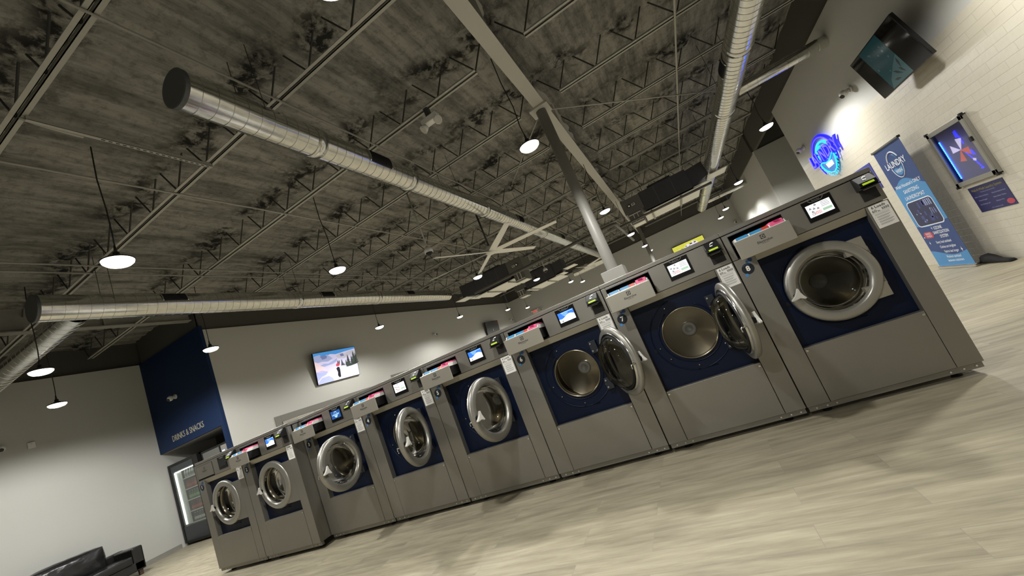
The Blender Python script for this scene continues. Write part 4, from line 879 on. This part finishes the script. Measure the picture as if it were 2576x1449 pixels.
b=MB(); b.box(x0+.125,x0+.27,y0+.08,y0+.12,.45,1.7,mat('cooler_inner_wall','#d5dad6',.5)); b.build('inner_panel',t)
SHZ=[.46,.72,.98,1.24,1.5]
for z in SHZ: b=MB(); b.box(x0+.28,xd-.03,y0+.1,2.8,z-.02,z,M_wht); b.build('shelf',t)
b=MB(); b.box(-4.45,-4.3,y0-.012,y0,.95,1.5,M_blackg); b.box(-4.43,-4.33,y0-.016,y0-.012,1.3,1.36,M_grey); b.cyl((-4.4,y0-.02,1.2),(-4.4,y0,1.2),.02,M_chrome,12); b.box(-4.45,-4.3,y0-.03,y0,.62,.9,M_black); b.build('coin_panel',t,.003)
def bottle_mesh(m,cap):
    b=MB(); b.lathe([(.0005,0),(.028,0),(.03,.01),(.03,.11),(.026,.135),(.012,.17),(.012,.19)],(0,0,0),(0,0,1),m,10); b.lathe([(.0138,.183),(.0138,.2),(.0005,.2)],(0,0,0),(0,0,1),cap,8); b.lathe([(.0306,.04),(.0306,.1)],(0,0,0),(0,0,1),cap,10); return b.mesh('bottle')
BT=[bottle_mesh(mat('bottle_clear','#98a09b',.2),mat('cap_grey','#5e6466',.4)),bottle_mesh(mat('bottle_red','#7c2f27',.25),mat('cap_dark_red','#8d3a35',.4)),bottle_mesh(mat('bottle_green','#3f6b41',.25),mat('cap_pale_green','#6f9a6f',.4)),bottle_mesh(mat('bottle_cola','#5b2a24',.25),mat('cap_red','#a3332e',.4)),bottle_mesh(mat('bottle_dark','#3a3d3f',.25),mat('cap_white','#bfc3c1',.4))]
names=['clear','red','green','dark red','grey']; sh=['top','second','middle','fourth','bottom']
for r,z in enumerate(SHZ[::-1]):
    for k in range(6):
        o=put('drink_bottle',BT[r],None,0,None,(x0+.35+k*.108,y0+.16,z)); tag(o,'%s drink bottle in the front row on the %s shelf of the drinks cooler'%(names[r],sh[r]),'bottle','bottles on the %s cooler shelf'%sh[r])
t=thing('snack_machine','black snack vending machine mostly hidden behind the leftmost washing machine','vending machine',(-4.2,2.12,0))
b=MB(); b.box(-4.22,-3.12,2.14,2.9,.05,1.9,M_black); b.build('machine_body',t,.006)
b=MB(); b.box(-4.15,-3.5,2.132,2.14,.5,1.85,mat('snack_window','#5c5c5a',.15)); b.box(-4.0,-3.85,2.128,2.132,1.5,1.7,mat('snack_pack_pale','#8a8a88',.4)); b.build('window',t)
b=MB(); b.box(-3.42,-3.2,2.128,2.14,1.1,1.85,M_steelpaint); b.build('selection_panel',t); b=MB(); b.box(-3.39,-3.29,2.124,2.128,1.58,1.74,mat('keypad_glow','#a9b4ff',.4,emit=1.4)); b.text(FY(-3.34,2.124,1.66),'E7',0,0,.06,mat('keypad_blue','#1b2fd0',.4,emit=.7),.002,.02); b.build('keypad_display',t)
for p in ((-4.1,2.2),(-3.25,2.2),(-4.1,2.8),(-3.25,2.8)): b=MB(); b.cyl((p[0],p[1],0),(p[0],p[1],.06),.025,M_black,10); b.build('leg',t)
# ------------------------------------------------------------------ dryer banks in the television wall
def bank(y0,y1,z1,label,dx=.02):
    t=thing('dryer_bank',label,'dryer bank',(XT,y0,0)); M_trim=mat('dryer_surround_grey','#6f6d66',.5); x=XT
    b=MB(); b.box(x,x+dx,y0,y0+.16,0,z1,M_trim); b.box(x,x+dx,y1-.16,y1,0,z1,M_trim); b.box(x,x+dx,y0+.16,y1-.16,z1-.16,z1,M_trim); b.build('surround_frame',t,.004)
    n=int((y1-y0-.32)/.8); st=(y1-y0-.32)/n
    for k in range(n):
        ya=y0+.16+k*st; b=MB(); b.box(x,x+.035,ya+.005,ya+st-.005,.08,z1-.165,M_stain2); b.build('dryer_front',t,.004)
        for zc in (.62,1.35): b=MB(); b.lathe([(.2,0),(.22,.03),(.27,.03),(.28,0)],(x+.035,ya+st/2,zc),(1,0,0),M_ring,32); b.lathe([(.21,.01),(.0005,.014)],(x+.035,ya+st/2,zc),(1,0,0),M_blackg,32); b.build('dryer_door',t)
        b=MB(); b.box(x+.035,x+.06,ya+.12,ya+.5,1.77,1.82,M_blackg); b.build('control_strip',t)
bank(3.16,7.2,2.05,'grey framed bank of dryers set in the wall below the skier television')
bank(7.5,12.4,2.22,'second grey framed bank of dryers further along the wall from the skier television')
# ------------------------------------------------------------------ couch
M_lea=leather_mat(); M_lea2=mat('black_leather_worn','#1d1d1e',.22,bump=.9,bscale=7)
t=thing('couch','black leather couch with a shiny back cushion against the pale left wall','couch',(-5.1,-.2,0))
def soft(b,x0,x1,y0,y1,z0,z1,m,lump=.012,n=10):
    P=[];F=[]
    def grid(o,u,v,nn):
        base=len(P)
        for j in range(n+1):
            for i in range(n+1):
                s,q=i/n,j/n; p=o+u*s+v*q; e=math.sin(PI*s)**.5*math.sin(PI*q)**.5
                P.append(p+nn*(lump*1.6*e+lump*.7*noise.noise(p*7)*e))
        for j in range(n):
            for i in range(n): a=base+j*(n+1)+i; F.append((a,a+1,a+n+2,a+n+1))
    V=Vector; X,Y,Z=V((x1-x0,0,0)),V((0,y1-y0,0)),V((0,0,z1-z0))
    grid(V((x0,y0,z0)),X,Z,V((0,-1,0))); grid(V((x0,y1,z0)),Z,X,V((0,1,0))); grid(V((x0,y0,z0)),Z,Y,V((-1,0,0))); grid(V((x1,y0,z0)),Y,Z,V((1,0,0))); grid(V((x0,y0,z1)),X,Y,V((0,0,1))); grid(V((x0,y0,z0)),Y,X,V((0,0,-1)))
    b.add(P,F,m,True)
b=MB(); b.box(-5.62,-4.66,-1.1,.98,.1,.27,M_lea); b.build('base_frame',t,.02)
b=MB(); b.box(-5.62,-5.40,-1.1,.98,.27,.56,M_lea); b.build('back_frame',t,.03)
for s,(ya,yb) in ((1,(.80,.98)),(-1,(-1.1,-.92))): b=MB(); b.box(-5.60,-4.66,ya,yb,.1,.55,M_lea); b.build('armrest',t,.025)
b=MB(); soft(b,-5.36,-4.64,-.9,.78,.27,.41,M_lea); b.build('seat_cushion',t)
b=MB(); soft(b,-5.42,-5.14,-.7,.58,.42,.82,M_lea2,.03,18); b.build('back_cushion',t)
for p in ((-4.72,.9),(-4.72,-1.02),(-5.55,.9),(-5.55,-1.02)): b=MB(); b.box(p[0]-.03,p[0]+.03,p[1]-.03,p[1]+.03,0,.1,mat('couch_wood_leg','#3a2a1d',.5)); b.build('leg',t)
# ------------------------------------------------------------------ camera
cd=D.cameras.new('camera'); cam=D.objects.new('camera',cd); COL.objects.link(cam); SC.camera=cam
CAMR=[[0.8397945, 0.3950801, -0.3723666], [-0.4047364, -0.0015404, -0.9144321], [-0.3618476, 0.9186454, 0.1586097]]
CAMC=[6.80998, -3.54145, 1.22525]
r,d,f=[Vector(q) for q in CAMR]
cam.matrix_world=Matrix(((r.x,-d.x,-f.x,CAMC[0]),(r.y,-d.y,-f.y,CAMC[1]),(r.z,-d.z,-f.z,CAMC[2]),(0,0,0,1)))
cd.sensor_width=36; cd.lens=1004.547/2576*36; cd.clip_start=.02; cd.clip_end=100
# ------------------------------------------------------------------ world, view
w=D.worlds.new('world'); SC.world=w; w.use_nodes=True; w.node_tree.nodes['Background'].inputs['Color'].default_value=(.9,.95,1,1); w.node_tree.nodes['Background'].inputs['Strength'].default_value=.02
SC.view_settings.view_transform='Standard'; SC.view_settings.look='None'; SC.view_settings.exposure=-.06; SC.view_settings.gamma=1
SC.cycles.max_bounces=8; SC.cycles.diffuse_bounces=2; SC.cycles.glossy_bounces=4; SC.cycles.transparent_max_bounces=12; SC.cycles.sample_clamp_indirect=4; SC.cycles.use_denoising=True
